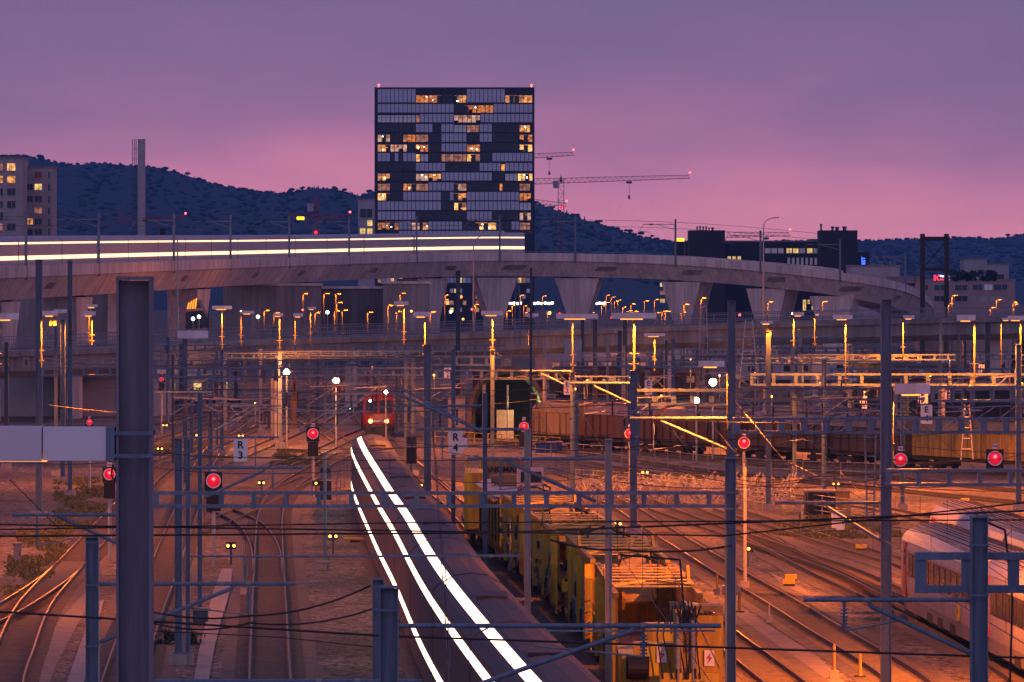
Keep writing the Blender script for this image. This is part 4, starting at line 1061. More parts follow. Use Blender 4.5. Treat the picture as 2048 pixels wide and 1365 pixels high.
dp_ = [(0,0),(0,-.55),(.35,-.62),(.35,-2.0),(1.2,-2.7),(8.8,-2.7),(9.7,-1.6),(10,-.55),(10,0),(9.7,0),(9.7,-.22),(.3,-.22),(.3,0)]
sweep_away(near, dp_).build('deck', concd, br)
def offs(path, u, z):
    out_ = []
    for i, p in enumerate(path):
        d = path[min(i+1, len(path)-1)]-path[max(i-1, 0)]; d.z = 0; d.normalize(); out_.append(p+Vector((-d.y, d.x, 0))*u+Vector((0,0,z)))
    return out_
for u in (.15, 9.85):
    E = offs(near, u, 0); rl = MB().path([p+Vector((0,0,1.15)) for p in E], .045, 6).path([p+Vector((0,0,.15)) for p in E], .025, 5).build('handrail', galv, br)
    Q = resample(E, 0, length(E), .38); mb = MB()
    for k, p in enumerate(Q): mb.tube(p, p+Vector((0,0,1.15)), .014 if k % 8 else .035, 4, cap=False)
    mb.build('balusters', galv, br, kind='stuff')
MB().path(offs(near, 5.2, .55), .05, 5).path(offs(near, 5.2, .35), .05, 5).build('guard_rail', galv, br)
for x in (-20, 165, 262, 700, 1010, 1330, 1640, 1960):
    i = min(range(len(near)), key=lambda k: abs((near[k].x/near[k].y*F+1024)-x)); p = near[i]
    MB().box((p.x, p.y+5, (p.z-2.75)/2), (1.2, 5, p.z-2.75)).build('pier', conc, br)
# pale columns and walls under the left end of the bridge
for x, w_, s in ((60,8,19.6),(90,6,20),(118,16,20),(150,10,19.5),(205,40,19.2),(325,22,18.2),(222,14,19)):
    b = ps(x, 0, s); hh = 5.6
    tag(MB().box((b.x, b.y+14, hh/2), (w_/s, .8, hh)).box((b.x, b.y+14, hh-.2), (w_/s*1.2, 1.0, .4)).build('concrete_pillar', facl if w_ < 20 else facg), 'pale concrete pillar below the left end of the road bridge', 'pillar', 'pillars below the left end of the road bridge')

# ------------------------------------------------------------------ railway viaduct
VT = [(-160,542,19),(0,534,16.8),(170,528,15.6),(350,522,14.2),(520,517,12.9),(700,512,11.9),(860,508,11.4),(1000,506,11.3),(1180,508,11.3),(1350,514,11.4),(1520,527,11.5),(1680,545,11.6),(1790,563,11.5),(1840,582,11.1),(1866,606,10.6),(1862,640,10.2)]
vp = spline([ps(x, y, s) for x, y, s in VT], 6)
vi = thing('railway_viaduct', 'sweeping concrete railway viaduct curving across the picture on flared piers', 'viaduct', (vp[0].x, vp[0].y, 0))
v_prof = [(0,0),(0,-1.45),(.12,-1.5),(1.7,-4.15),(7.0,-4.15),(8.5,-1.5),(8.6,0),(8.3,0),(8.3,-1.0),(.3,-1.0),(.3,0)]
vg = sweep_away(vp, v_prof).build('girder', conc, vi)
MB().sweep(offs(vp, -.06, -1.42), [(0,-.05),(0,.04),(.05,.04),(.05,-.05)]).build('drip_edge', concd, vg)
MB().path(offs(vp, .15, .28), .03, 4).build('parapet_rail', galv, vi)
def vat(xpx):
    i = min(range(2, len(vp)-2), key=lambda k: abs((vp[k].x/vp[k].y*F+1024)-xpx)+(0 if vp[k].y < F/10.9 or xpx > 1850 else 0))
    d = (vp[i+1]-vp[i-1]); d.z = 0; d.normalize(); return vp[i], d, Vector((-d.y, d.x, 0))
for x in (110,250,385,507,617,765,895,1027,1207,1385,1552,1703,1800):
    p, d, nrm = vat(x); q = lambda l, u, z: p+d*l+nrm*u+Vector((0,0,z))
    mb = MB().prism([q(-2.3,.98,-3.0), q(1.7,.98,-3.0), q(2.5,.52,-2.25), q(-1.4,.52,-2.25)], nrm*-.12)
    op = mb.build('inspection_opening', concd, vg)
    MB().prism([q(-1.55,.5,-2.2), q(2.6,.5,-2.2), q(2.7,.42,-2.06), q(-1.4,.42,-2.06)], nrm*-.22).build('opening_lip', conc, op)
for x, wt, wb in ((60,11,6),(190,12,7),(330,10,6),(430,13,6.5),(640,9,5),(873,9.5,5.5),(990,7.6,2.6),(1163,8,3.2),(1337,8,3.4),(1515,8,4),(1660,8,4)):
    p, d, nrm = vat(x); zt = p.z-4.15; q = lambda l, u, z: Vector((p.x, p.y, 0))+d*l+nrm*u+Vector((0,0,z))
    zk = max(zt-7.5, .5)
    out2 = [q(-wt/2,2.0,zt-.25), q(wt/2,2.0,zt-.25), q(wb/2,2.4,zk), q(wb/2,2.4,0), q(-wb/2,2.4,0), q(-wb/2,2.4,zk)]
    MB().prism(out2, nrm*4.5).build('pier', conc, vi)
    MB().prism([q(-wt/2+1,2.6,zt), q(-wt/2+2.4,2.6,zt), q(-wt/2+2.4,2.6,zt-.26), q(-wt/2+1,2.6,zt-.26)], nrm*3).prism([q(wt/2-2.4,2.6,zt), q(wt/2-1,2.6,zt), q(wt/2-1,2.6,zt-.26), q(wt/2-2.4,2.6,zt-.26)], nrm*3).build('bearing', black, vi)
# overhead masts along the viaduct
for k, x in enumerate((57,210,347,466,583,703,843,996,1165,1350,1520,1686,1815)):
    p, d, nrm = vat(x); b = p+nrm*.15; hh = 7.3 if x < 1400 else 6.4
    t = thing('viaduct_mast', 'catenary mast with a bracket standing on the near parapet of the viaduct', 'mast', b, 'catenary masts along the viaduct')
    MB().box((b.x, b.y-.2, b.z+hh/2-1.2), (.34,.3,hh+1.0)).build('shaft', steel, t)
    L = 5.5 if x > 150 else 4.5
    e = b+Vector((-L,2.5,hh-1.6)); a0 = b+Vector((0,.2,hh-1.6))
    MB().tube(a0, e, .07, 6).tube(b+Vector((0,.2,hh-2.6)), a0.lerp(e,.6), .05, 6).tube(e, e+Vector((-.9,0,-1.2)), .04, 5).tube(e+Vector((-.5,0,-1.2)), e+Vector((1.2,0,-1.4)), .04, 5).build('bracket', galv, t)
    MB().tube(a0.lerp(e,.7), a0.lerp(e,.82), .14, 6).build('insulator', insul, t)
cw = offs(vp, 3.4, 4.9); tag(MB().path(cw, .03, 4).path(offs(vp, 3.4, 6.0), .03, 4).build('overhead_wire', copper), 'pair of overhead wires strung along the top of the viaduct', 'wire')

# train on the viaduct, glowing bands laid where its light trails ran
TP = offs(vp, 2.3, -.95)
iend = min(range(len(vp)), key=lambda k: abs((vp[k].x/vp[k].y*F+1024)-1072))
Ll = length(TP[:iend+1])
vt = thing('passenger_train', 'pale passenger train on the viaduct with two glowing bands standing for its light trails', 'train', TP[0])
a = 0.0; k = 0
tot = length(TP[:min(range(len(vp)), key=lambda j: abs((vp[j].x/vp[j].y*F+1024)-1660))+1])
cars = []
b = Ll
while b > 3: cars.append((max(0, b-25), b-.5, True)); b -= 25
b = Ll
while False: cars.append((b, min(tot, b+24.5), False)); b += 25
for a, b, lit in cars:  # lit: carriage bears the glowing bands that stand for light trails
    P = resample(TP, a, b, 4)
    body = sweep_away(P, [(0,.5),(0,3.9),(.25,4.3),(.8,4.55),(2.0,4.55),(2.55,4.3),(2.8,3.9),(2.8,.5)]).build('carriage', trainl, vt)
    P = resample(TP, a+.06, b-.06, 4)
    sweep_away(P, [(-.03,1.62),(-.03,2.1),(.02,2.1),(.02,1.62)]).build('window_or_trail_band', e_trail2 if lit else glassd, body)
    sweep_away(P, [(-.03,3.56),(-.03,3.78),(.02,3.78),(.02,3.56)]).build('window_or_trail_band', e_trail2 if lit else trainl, body)
    if not lit: sweep_away(P, [(-.03,2.3),(-.03,3.1),(.02,3.1),(.02,2.3)]).build('window_or_trail_band', coachd, body)
# tall lamp posts and small signal on or before the viaduct
def street_lamp(x, yt, yb, s, label, hook=True, m=None):
    a, b = ps(x, yb, s), ps(x, yt, s); t = thing('street_lamp', label, 'street lamp', (a.x, a.y, max(0, a.z)))
    MB().tube(a, b-Vector((0,0,1.2 if hook else 0)), .16, 8, r2=.08).build('pole', m or pale, t)
    if hook:
        c = b-Vector((0,0,1.2)); mb = MB(); P = [c, c+Vector((.25,0,.7)), c+Vector((.8,0,1.1)), c+Vector((1.4,0,1.25))]
        mb.path(P, .07, 6); mb.build('arm', m or pale, t)
        MB().beam(P[-1], P[-1]+Vector((.9,0,.05)), .3, .14).build('lamp_head', galv, t)
    return t
street_lamp(1527, 437, 640, 13.5, 'tall curved street lamp standing before the viaduct on the right')
street_lamp(947, 473, 670, 14, 'tall thin lamp post in front of the viaduct at the centre')
street_lamp(355, 480, 680, 16, 'tall thin pale pole before the viaduct on the left', hook=False)
p, d, nrm = vat(394); c = p+nrm*6
t = thing('rail_signal', 'dark signal with a curved arm on the viaduct, seen against the hill', 'signal', c)
MB().box(c+Vector((0,0,3.2)), (.75,.3,2.8)).build('backboard', black, t); MB().tube(c-Vector((0,0,.9)), c+Vector((0,0,4.7)), .1, 6).build('post', steel_d, t)
MB().path([c+Vector((2,0,-.5)), c+Vector((2,0,2.9)), c+Vector((1.6,0,3.9)), c+Vector((.6,0,4.3))], .07, 6).build('arm', steel_d, t)
for x, y, s, lab in ((601,437,9.4,'yellow light box on a post above the viaduct left of the tower'),(1361,480,9.4,'yellow light box left of the dark roofed building')):
    c = ps(x, y, s); t = thing('light_box', lab, 'sign', (c.x, c.y, c.z))
    MB().box(c, (1.6,.3,.7)).build('box', e_yel, t); MB().tube(c-Vector((1.2,0,0)), c-Vector((.8,0,0)), .15, 6).build('bracket', steel_d, t); MB().tube(c-Vector((-.9,-.2,12)), c-Vector((-.9,-.2,.2)), .1, 6).build('post', steel_d, t)

# concrete abutment walls under the viaduct
def wall(x0, x1, y0, s, label, m, thick=6, cap=True):
    a, b = ps(x0, y0, s), ps(x1, y0, s)
    t = thing('concrete_wall', label, 'wall', (a.x, a.y, 0))
    MB().box(((a.x+b.x)/2, a.y+thick/2, a.z/2), (b.x-a.x, thick, a.z)).build('wall', m, t)
    if cap: MB().box(((a.x+b.x)/2, a.y+thick/2, a.z+.2), (b.x-a.x+.5, thick+.5, .4)).build('coping', conc, t)
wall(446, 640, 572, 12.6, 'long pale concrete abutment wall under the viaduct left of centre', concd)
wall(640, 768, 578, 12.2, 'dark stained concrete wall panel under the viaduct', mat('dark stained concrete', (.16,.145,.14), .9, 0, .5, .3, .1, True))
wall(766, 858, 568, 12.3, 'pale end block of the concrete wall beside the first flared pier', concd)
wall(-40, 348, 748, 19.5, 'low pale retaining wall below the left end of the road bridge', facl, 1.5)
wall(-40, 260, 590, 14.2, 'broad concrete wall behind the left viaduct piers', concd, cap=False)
# grey mottled screen
c = ps(1146, 700, 27); t = thing('notice_screen', 'grey mottled screen panel hung among the gantries right of centre', 'panel', (c.x, c.y, 0))
MB().box(c, (35/27,.1,46/27)).build('panel', mat('mottled panel', (.42,.40,.44), .8, 0, .5, 1.2), t); MB().tube((c.x,c.y+.15,0), (c.x,c.y+.15,c.z), .1, 6).build('post', steel, t)

# ------------------------------------------------------------------ buildings
def bpt(x, y, s): return ps(x, y, s)
def tower():
    s = 7.6; a, b = ps(749, 175, s), ps(1069, 175, s); D = a.y; depth = 16
    t = thing('apartment_tower', 'wide black and white apartment tower with scattered lit windows behind the viaduct', 'apartment block', ((a.x+b.x)/2, D, 0))
    MB().box(((a.x+b.x)/2, D+depth/2, a.z/2), (b.x-a.x, depth, a.z)).build('wall', facd, t)
    x0 = ps(755, 0, s).x; cw_ = (ps(1065, 0, s).x-x0)/36.5
    rows = [(178,206),(208,226),(228,245.5),(248,265),(267,284.5),(287,304),(306,323.5),(326,342.5),(345,362),(365,382),(384,401.5),(403,421),(423,441),(443,460),(462,469)]
    spec = [
     'W0-9 L9-15 D15-18 L18-21 W21-30 L30-36.5','W0-18 D18-20.4 L20.4-27.3 W27.3-36.5','P0-9 M9-10 W10-18 L18-24.2 W24.2-36.5','D0-9 W9-13 D13-15 W15-18 P18-21 M21-24 W24-27 D27-33.4 L33.4-36',
     'L0-3 D3-6 L6-9 M9-12 D12-15 W15-21 D21-24 W24-27 D27-33.4 L33.4-36.5','L0-3 L3-6 L6-7 D7-9 B9-10 L10-12 D12-15 W15-21 L21-24.2 D24.2-33.4 B33.4-36.5','W0-3 D3-4 W4-5 D5-6 W6-9 B9-10 P10-12 D12-15 M15-21 B21-23 M23-24.2 D24.2-27 W27-36.5',
     'D0-9 W9-16 D16-24 W24-29 L29-30 W30-36.5','L0-3 D3-9 L9-12 L12-15 W15-27 D27-30 P30-33 B33-36.5','M0-3 D3-6 L6-9 M9-12 W12-18 L18-21 D21-28.7 L28.7-29.5 D29.5-33.4 M33.4-36',
     'B0-3 D3-6 W6-15 D15-17 W17-18 L18-21 W21-33.4 L33.4-36.2','W0-15 D15-18 B18-21 W21-33.4 P33.4-36.2','W0-9 D9-21 W21-27 D27-33.4 L33.4-36.2','L0-5 W5-8 L8-10 D10-10.6 L10.6-12 W12-20 D20-23 B23-28 D28-31.5 W31.5-33.4 M33.4-36','D0-5 W5-30 D30-36.5']
    mats_ = {'L': e_win, 'B': e_winb, 'M': e_wind, 'P': e_winp, 'D': glassd}
    rr = random.Random(5)
    for (y0, y1), sp in zip(rows, spec):
        z1, z0 = H-(y0-HZ)/s, H-(y1-HZ)/s
        for tok in sp.split():
            kind = tok[0]; c0, c1 = [float(v) for v in tok[1:].split('-')]
            zz1 = z1
            if y0 == 178 and kind in 'LBD': zz1 = z1-(z1-z0)*.36
            xa, xb = x0+c0*cw_, x0+c1*cw_
            if kind == 'W':
                mb = MB(); n = round(c1-c0)
                for i in range(n):
                    w_ = (xb-xa)/n; mb.box((xa+(i+.5)*w_, D-.06, (zz1+z0)/2), (w_*.86, .12, (zz1-z0)*.94))
                mb.build('cladding_panels', facw, t)
            else:
                hgt = (zz1-z0)*(.94 if kind == 'D' else .80)
                wn = MB().box(((xa+xb)/2, D-.03, z0+hgt/2+.05), (xb-xa-.1, .08, hgt)).build('window' if kind == 'D' else 'lit_window', rr.choice((e_win, e_win, e_win2, e_win3)) if kind == 'L' else mats_[kind], t)
                mb = MB(); n = max(1, round(c1-c0))
                for i in range(n+1): mb.box((xa+(xb-xa)*i/n, D-.09, z0+hgt/2), (.12 if i % 3 else .2, .1, hgt+.1))
                mb.box(((xa+xb)/2, D-.085, z0+hgt*.72), (xb-xa, .06, .06)).build('glazing_bars', facd, wn)
                if kind in 'LB':
                    for i in range(n):
                        u = rr.random(); xx = xa+(xb-xa)*(i+.5)/n; pw_ = (xb-xa)/n*.86
                        if u < .17: MB().box((xx, D-.075, z0+hgt/2), (pw_, .03, hgt)).build('dark_pane', glassd, wn)
                        elif u < .36: f = rr.uniform(.3,.7); MB().box((xx, D-.075, z0+hgt*(1-f/2)), (pw_, .03, hgt*f)).build('blind', e_wind, wn)
                        elif u < .48: f = rr.uniform(.25,.5); MB().box((xx, D-.075, z0+hgt*f/2), (pw_, .03, hgt*f)).build('furniture_silhouette', facb, wn)
                    for i in range(rr.randint(1, 2)):
                        MB().sphere((xa+rr.uniform(.2,.8)*(xb-xa), D-.12, z0+hgt*rr.uniform(.25,.85)), rr.uniform(.1,.2)).build('room_lamp', e_white if rr.random() < .5 else e_sodf, wn)
    for x in (757, 1063):
        p = ps(x, 173, s); MB().tube((p.x, D+2, a.z), (p.x, D+2, a.z+.5), .1, 6).sphere((p.x, D+2, a.z+.6), .32).build('roof_beacon', e_redc, t)
    # base storeys under the viaduct
    for y0, y1 in ((556,566),(578,586),(590,598),(602,610),(616,624)):
        z1, z0 = H-(y0-HZ)/s, H-(y1-HZ)/s
        for i in range(36):
            if rr.random() < .25: MB().box((x0+(i+.5)*cw_, D-.04, (z0+z1)/2), (cw_*.8, .1, z1-z0)).build('lit_window', rr.choice((e_winp, e_wind, e_winw)), t)
            elif y0 == 556: MB().box((x0+(i+.5)*cw_, D-.06, (z0+z1)/2), (cw_*.86, .12, z1-z0)).build('cladding_panels', facw, t)
tower()
def block(x0, x1, y0, s, label, m, depth=12, rows=(), roof=True, name='building', cat='building', winm=None, rx=()):
    a, b = ps(x0, y0, s), ps(x1, y0, s); D = a.y
    t = thing(name, label, cat, ((a.x+b.x)/2, D, 0))
    MB().box(((a.x+b.x)/2, D+depth/2, a.z/2), (b.x-a.x, depth, a.z)).build('wall', m, t)
    if roof: MB().box(((a.x+b.x)/2, D+depth/2, a.z+.15), (b.x-a.x+.3, depth+.3, .3)).build('roof', concd, t)
    for (xa, xb, ya, yb, k) in rows:
        p, q = ps(xa, ya, s), ps(xb, yb, s); mm = {'D': glassd, 'L': e_win, 'B': e_winb, 'M': e_wind, 'Y': e_winw, 'P': e_winp, 'S': facl, 'R': mat('red curtain', (.4,.08,.08), .8), 'G': glassb}[k]
        w_ = MB().box(((p.x+q.x)/2, D-.02, (p.z+q.z)/2), (q.x-p.x, .08, p.z-q.z)).build('window', mm, t)
        mb = MB(); fr = .07
        mb.box(((p.x+q.x)/2, D-.07, p.z), (q.x-p.x+.14, .08, fr)).box(((p.x+q.x)/2, D-.07, q.z), (q.x-p.x+.14, .1, fr*1.6))
        for xx in (p.x, p.x+(q.x-p.x)*.55, q.x): mb.box((xx, D-.065, (p.z+q.z)/2), (fr, .07, p.z-q.z))
        mb.build('frame', facl if k in 'DGSR' else facg, w_)
    return t, a, b, D
rw = []
for i, y in enumerate((327,352,377,402,424,447,472,496,518)):
    k = ['B','L','D','D','S','D','D','D','D'][i]; rw += [(14,31,y,y+15,k), (-6,6,y,y+15,['M','L','D','G','D','M','D','D','D'][i])]
block(-40, 45, 317, 10, 'taller half of the beige apartment block at the left frame edge', facg, 14, rw, name='apartment_block', cat='apartment block')
rw = []
for i, y in enumerate((344,368,392,415,437,458,480,500,518)):
    rw += [(50,66,y,y+13,['S','D','D','S','L','D','D','D','D'][i]), (69,84,y,y+13,['R','Y','D','M','D','D','D','S','D'][i]), (96,101,y,y+15,'D')]
block(45, 104, 336, 9.9, 'lower half of the beige apartment block beside the hill', facg, 12, rw, name='apartment_block', cat='apartment block')
block(716, 748, 400, 7.9, 'narrow grey building squeezed against the left side of the tower', facl, 10, [(734,745,440,453,'Y'),(734,745,457,470,'Y'),(720,731,457,470,'Y'),(720,745,418,436,'D')])
# chimney with lattice
a = ps(283, 280, 10.2); t = thing('chimney', 'tall pale round chimney with a slim lattice ladder beside it on the left', 'chimney', (a.x, a.y, 0))
MB().tube((a.x, a.y, 0), (a.x, a.y, a.z), .74, 24).build('stack', facl, t); MB().tube((a.x, a.y, a.z), (a.x, a.y, a.z+.1), .78, 24).build('rim', concd, t)
mb = MB(); 
for u, v in ((-1.75,0),(-1.05,0),(-1.4,.6)): MB().tube((a.x+u, a.y+v, 0), (a.x+u, a.y+v, a.z+.1), .07, 5).build('lattice_leg', steel_d, t)
z = 6
while z < a.z: mb.tube((a.x-1.75, a.y, z), (a.x-.7, a.y, z), .045, 4); z += 1.9 if z > 24 else .8
MB().box((a.x-1.25, a.y+.2, 15), (.5,.4,12)).build('cable_tray', facd, t)
mb.build('rungs', steel_d, t, kind='stuff')
# dark building on the right with two roof blocks
rw = [(1488+i*14, 1500+i*14, 500, 508, rn.choice('PMYPD')) for i in range(0)]
rows_ = [(x, x+11, 497, 507, k) for x, k in ((1530,'P'),(1543,'P'),(1556,'P'),(1573,'Y'),(1586,'Y'),(1599,'P'),(1614,'Y'),(1627,'P'),(1637,'Y'))]+[(x, x+7, 513, 520, 'Y') for x in (1455,1465,1475)]
rows_ += [(1575+i*9, 1580+i*9, 516, 530, 'P') for i in range(9)]+[(1396,1407,566,575,'Y'),(1396,1407,582,591,'Y'),(1396,1407,599,608,'Y'),(1396,1407,615,623,'Y'),(1320,1332,566,574,'Y'),(1320,1330,582,590,'M'),(1320,1330,598,606,'Y')]
block(1352, 1648, 484, 8.6, 'long dark building behind the viaduct with a strip of lit windows', facb, 30, rows_)
block(1379, 1450, 461, 8.7, 'dark square roof block with thin vents on the long dark building', facb, 14, roof=False, name='plant_room', cat='building')
block(1641, 1715, 461, 8.7, 'dark roof block topped by three vent stacks at the right', facb, 14, roof=False, name='plant_room', cat='building')
block(1700, 1739, 505, 8.5, 'dark stair block carrying the blue neon letters', facb, 14, [(1693+12,1704+10,515,524,'Y')], roof=False)
for x, yt, r, lab in ((1396,455,.25,0),(1402,454,.25,0),(1408,455,.25,0),(1414,455,.25,0),(1420,457,.2,0),(1427,457,.35,1),(1668,455,.4,0),(1677,456,.55,1),(1692,455,.6,1),(1645,450,.3,0)):
    a = ps(x, yt, 8.6); t = thing('roof_vent', 'small vent stack on one of the dark roof blocks', 'vent', (a.x, a.y+6, a.z-1.4), 'vent stacks on the dark roof blocks')
    MB().tube((a.x, a.y+6, a.z-1.4), (a.x, a.y+6, a.z), r*.7, 10).tube((a.x, a.y+6, a.z-.1), (a.x, a.y+6, a.z+.25), r, 10).build('stack', steel_d, t)
# neon letters
c = ps(1727, 522, 8.5); c = Vector((c.x, c.y-.4, c.z))
tag(put_text(MB(), 'EST', c, 1.15, R(90)).build('neon_sign', e_blue), 'blue neon letters EST running upward on the dark stair block', 'sign')
# white low hall behind the viaduct
block(1700, 1800, 533, 9, 'pale flat-roofed hall behind the right end of the viaduct', facl, 14)
for x in (1762, 1766, 1783, 1791): 
    a = ps(x, 522, 9); tag(MB().tube((a.x,a.y+3,a.z-1.2), (a.x,a.y+3,a.z), .12, 6).build('roof_pipe', galv), 'thin pipe on the roof of the pale flat hall', 'pipe', 'pipes on the pale hall roof')
# black gallows frame
t = thing('steel_frame', 'tall black steel frame with crossed bracing right of the viaduct end', 'steel frame', ps(1869, 640, 12.5)); s = 12.5
for x in (1845, 1893):
    MB().box(Vector((ps(x,0,s).x, F/s, (ps(x,468,s).z+0)/2)), (.75,.6,ps(x,468,s).z)).build('leg', black, t)
MB().beam(ps(1845,478,s), ps(1893,478,s), .4, .7).build('top_beam', black, t); MB().beam(ps(1845,539,s), ps(1893,539,s), .3, .55).build('cross_beam', black, t)
MB().beam(ps(1846,484,s), ps(1890,535,s), .12, .16).beam(ps(1892,484,s)+Vector((0,.3,0)), ps(1848,535,s)+Vector((0,.3,0)), .12, .16).build('cross_bracing', black, t)
# pink office on the right
rows_ = [(1868,1890,570,582,'G'),(1910,1935,570,582,'G'),(1868,1890,592,604,'D'),(1910,1935,592,604,'D'),(1945,1965,569,581,'G'),(1968,1985,569,581,'P'),(1988,2015,569,581,'G'),(1960,1975,593,603,'S'),(1980,2010,593,603,'S'),(1845,1856,570,582,'D')]
block(1840, 2030, 562, 10.2, 'pinkish office building at the right with a neon sign on its roof', facp, 14, rows_)
block(1928, 1974, 520, 8.6, 'white cube-shaped building behind the roof garden at the right', facl, 12, [(1958,1966,525,540,'S')])
block(1975, 2018, 530, 8.4, 'pale low building right of the white cube', facl, 12, [(1996,2008,549,560,'D')])
block(1780, 1850, 556, 9.4, 'long low pale roof behind the viaduct end', concd, 10, [(1790,1830,566,574,'D')])
# neon sign on roof
c = ps(1880, 556, 10.6)
t = thing('neon_sign', 'red and white neon sign of two lines on the roof of the pinkish office', 'sign', c)
mb = MB()
for u in (-1.1,-.85): mb.box((c.x+u, c.y, c.z), (.12,.1,1.1))
mb.prism([Vector((c.x-.75,c.y,c.z)), Vector((c.x-.3,c.y,c.z+.55)), Vector((c.x-.1,c.y,c.z+.55)), Vector((c.x-.55,c.y,c.z)), Vector((c.x-.1,c.y,c.z-.55)), Vector((c.x-.3,c.y,c.z-.55))], (0,.1,0))
mb.build('emblem', e_rneon, t)
put_text(MB(), 'Klaykerlin', (c.x+.85, c.y, c.z+.32), .52, sx=.85).build('lettering', e_wneon, t)
put_text(MB(), 'fleer Karp', (c.x+.9, c.y, c.z-.3), .52, sx=.85).build('lettering', e_rneon, t)
# shop strip lights and small lit signs beneath the viaduct
for x0, x1, lab in ((1008,1044,'first white glowing shop sign strip under the viaduct from the left'),(1066,1108,'second white glowing shop sign strip under the viaduct'),(1182,1212,'rightmost white glowing shop sign strip under the viaduct')):
    a, b = ps(x0,607,9), ps(x1,607,9); t = thing('shop_sign', lab, 'sign', (a.x, a.y, a.z))
    MB().box(((a.x+b.x)/2, a.y+.3, a.z), (b.x-a.x+.4, .3, 1.0)).build('panel', black, t)
    n = 6
    for i in range(n): MB().box((a.x+(b.x-a.x)*(i+.5)/n, a.y, a.z+(.05 if i % 2 else -.05)), ((b.x-a.x)/n*.75, .1, .5)).build('letter_block', e_shop, t)
c = ps(1609, 609, 10); t = thing('light_sign', 'glowing pale sign with upright letters below the viaduct on the right', 'sign', (c.x, c.y, c.z))
MB().box((c.x, c.y, c.z-.2), (.6,.2,2.2)).build('sign_box', e_winw, t); put_text(MB(), 'WNDER', (c.x, c.y-.13, c.z-.2), .45, R(-90)).build('lettering', facg, t)
put_text(MB(), 'E', (c.x+.85, c.y, c.z+.45), 1.1).build('lettering', e_winw, t); put_text(MB(), 'EL', (c.x+1.9, c.y, c.z-.75), 1.0).build('lettering', e_winw, t)
# glass pavilion left
s = 14.5; t = thing('glass_pavilion', 'dark glazed pavilion with sloping sides under the viaduct at the left', 'building', ps(386, 660, s))
P = [ps(370,660,s), ps(415,660,s), ps(412,638,s), ps(402,622,s), ps(392,600,s), ps(384,600,s), ps(370,622,s)]
MB().prism([p+Vector((0,4,0)) for p in P], (0,8,0)).build('glazing', glassb, t)
MB().beam(ps(366,622,s)+Vector((0,3.8,0)), ps(404,619,s)+Vector((0,3.8,0)), .4, .35).build('cornice', facp, t)
for x in (372,377,382,387): MB().tube(ps(x,619,s)+Vector((0,3.7,0)), ps(x+3,606-(x-372)*.6,s)+Vector((0,3.7,0)), .1, 6).build('light_tube', e_sodf, t)
for x in (369,385,400,414): MB().tube(ps(x,660,s)+Vector((0,3.8,0)), ps(x,626,s)+Vector((0,3.8,0)), .09, 5).build('mullion', facd, t)
for x, y, lab in ((386,638,'left one of two small white lamps inside the glass pavilion'),(398,634,'right one of two small white lamps inside the glass pavilion'),(655,625,'greenish white lamp before the dark stained concrete wall'),(516,634,'white lamp on a short post before the concrete wall')):
    c = ps(x, y, 16); t = thing('street_lamp', lab, 'street lamp', (c.x, c.y, 0)); MB().sphere(c, .22).build('lamp_globe', e_white, t); MB().tube((c.x,c.y+.1,0), c-Vector((0,-.1,.1)), .06, 6).build('pole', galv, t)

# distant little glowing lamps between bridge and viaduct
rr = random.Random(11)
for k in range(62):
    x = rr.choice((rr.uniform(870, 1100), rr.uniform(1180, 1330), rr.uniform(1340, 1660), rr.uniform(1840, 2045), rr.uniform(480, 860))); s = rr.uniform(11.9, 15.5) if x > 1250 or x < 860 else rr.uniform(9.2, 11)
    if 480 < x < 860: s = rr.uniform(13.2, 16)
    y = rr.uniform(588, 628)
    c = ps(x, y, s); t = thing('yard_lamp', 'tiny glowing orange lamp on a pole between road bridge and viaduct', 'lamp', (c.x, c.y, 0), 'distant orange yard lamps')
    MB().tube((c.x, c.y, 0), c, .1, 6).build('pole', lampp, t)
    MB().box(c+Vector((.5,-.1,.1)), (.5,.25,.08)).build('lamp_head', e_sodf, t)
    lamp(c+Vector((.25,-.9,-.15)), 800, rad=.1, parent=t)
for k in range(12):
    x = rr.uniform(470, 1650); c = ps(x, rr.uniform(618, 640), 14.5); tag(MB().sphere(c, rr.uniform(.12,.22)).build('traffic_light', rr.choice((e_red, e_dwarf, e_white, e_redc))), 'tiny coloured light in the street beyond the road bridge', 'lamp', 'tiny street lights beyond the bridge')

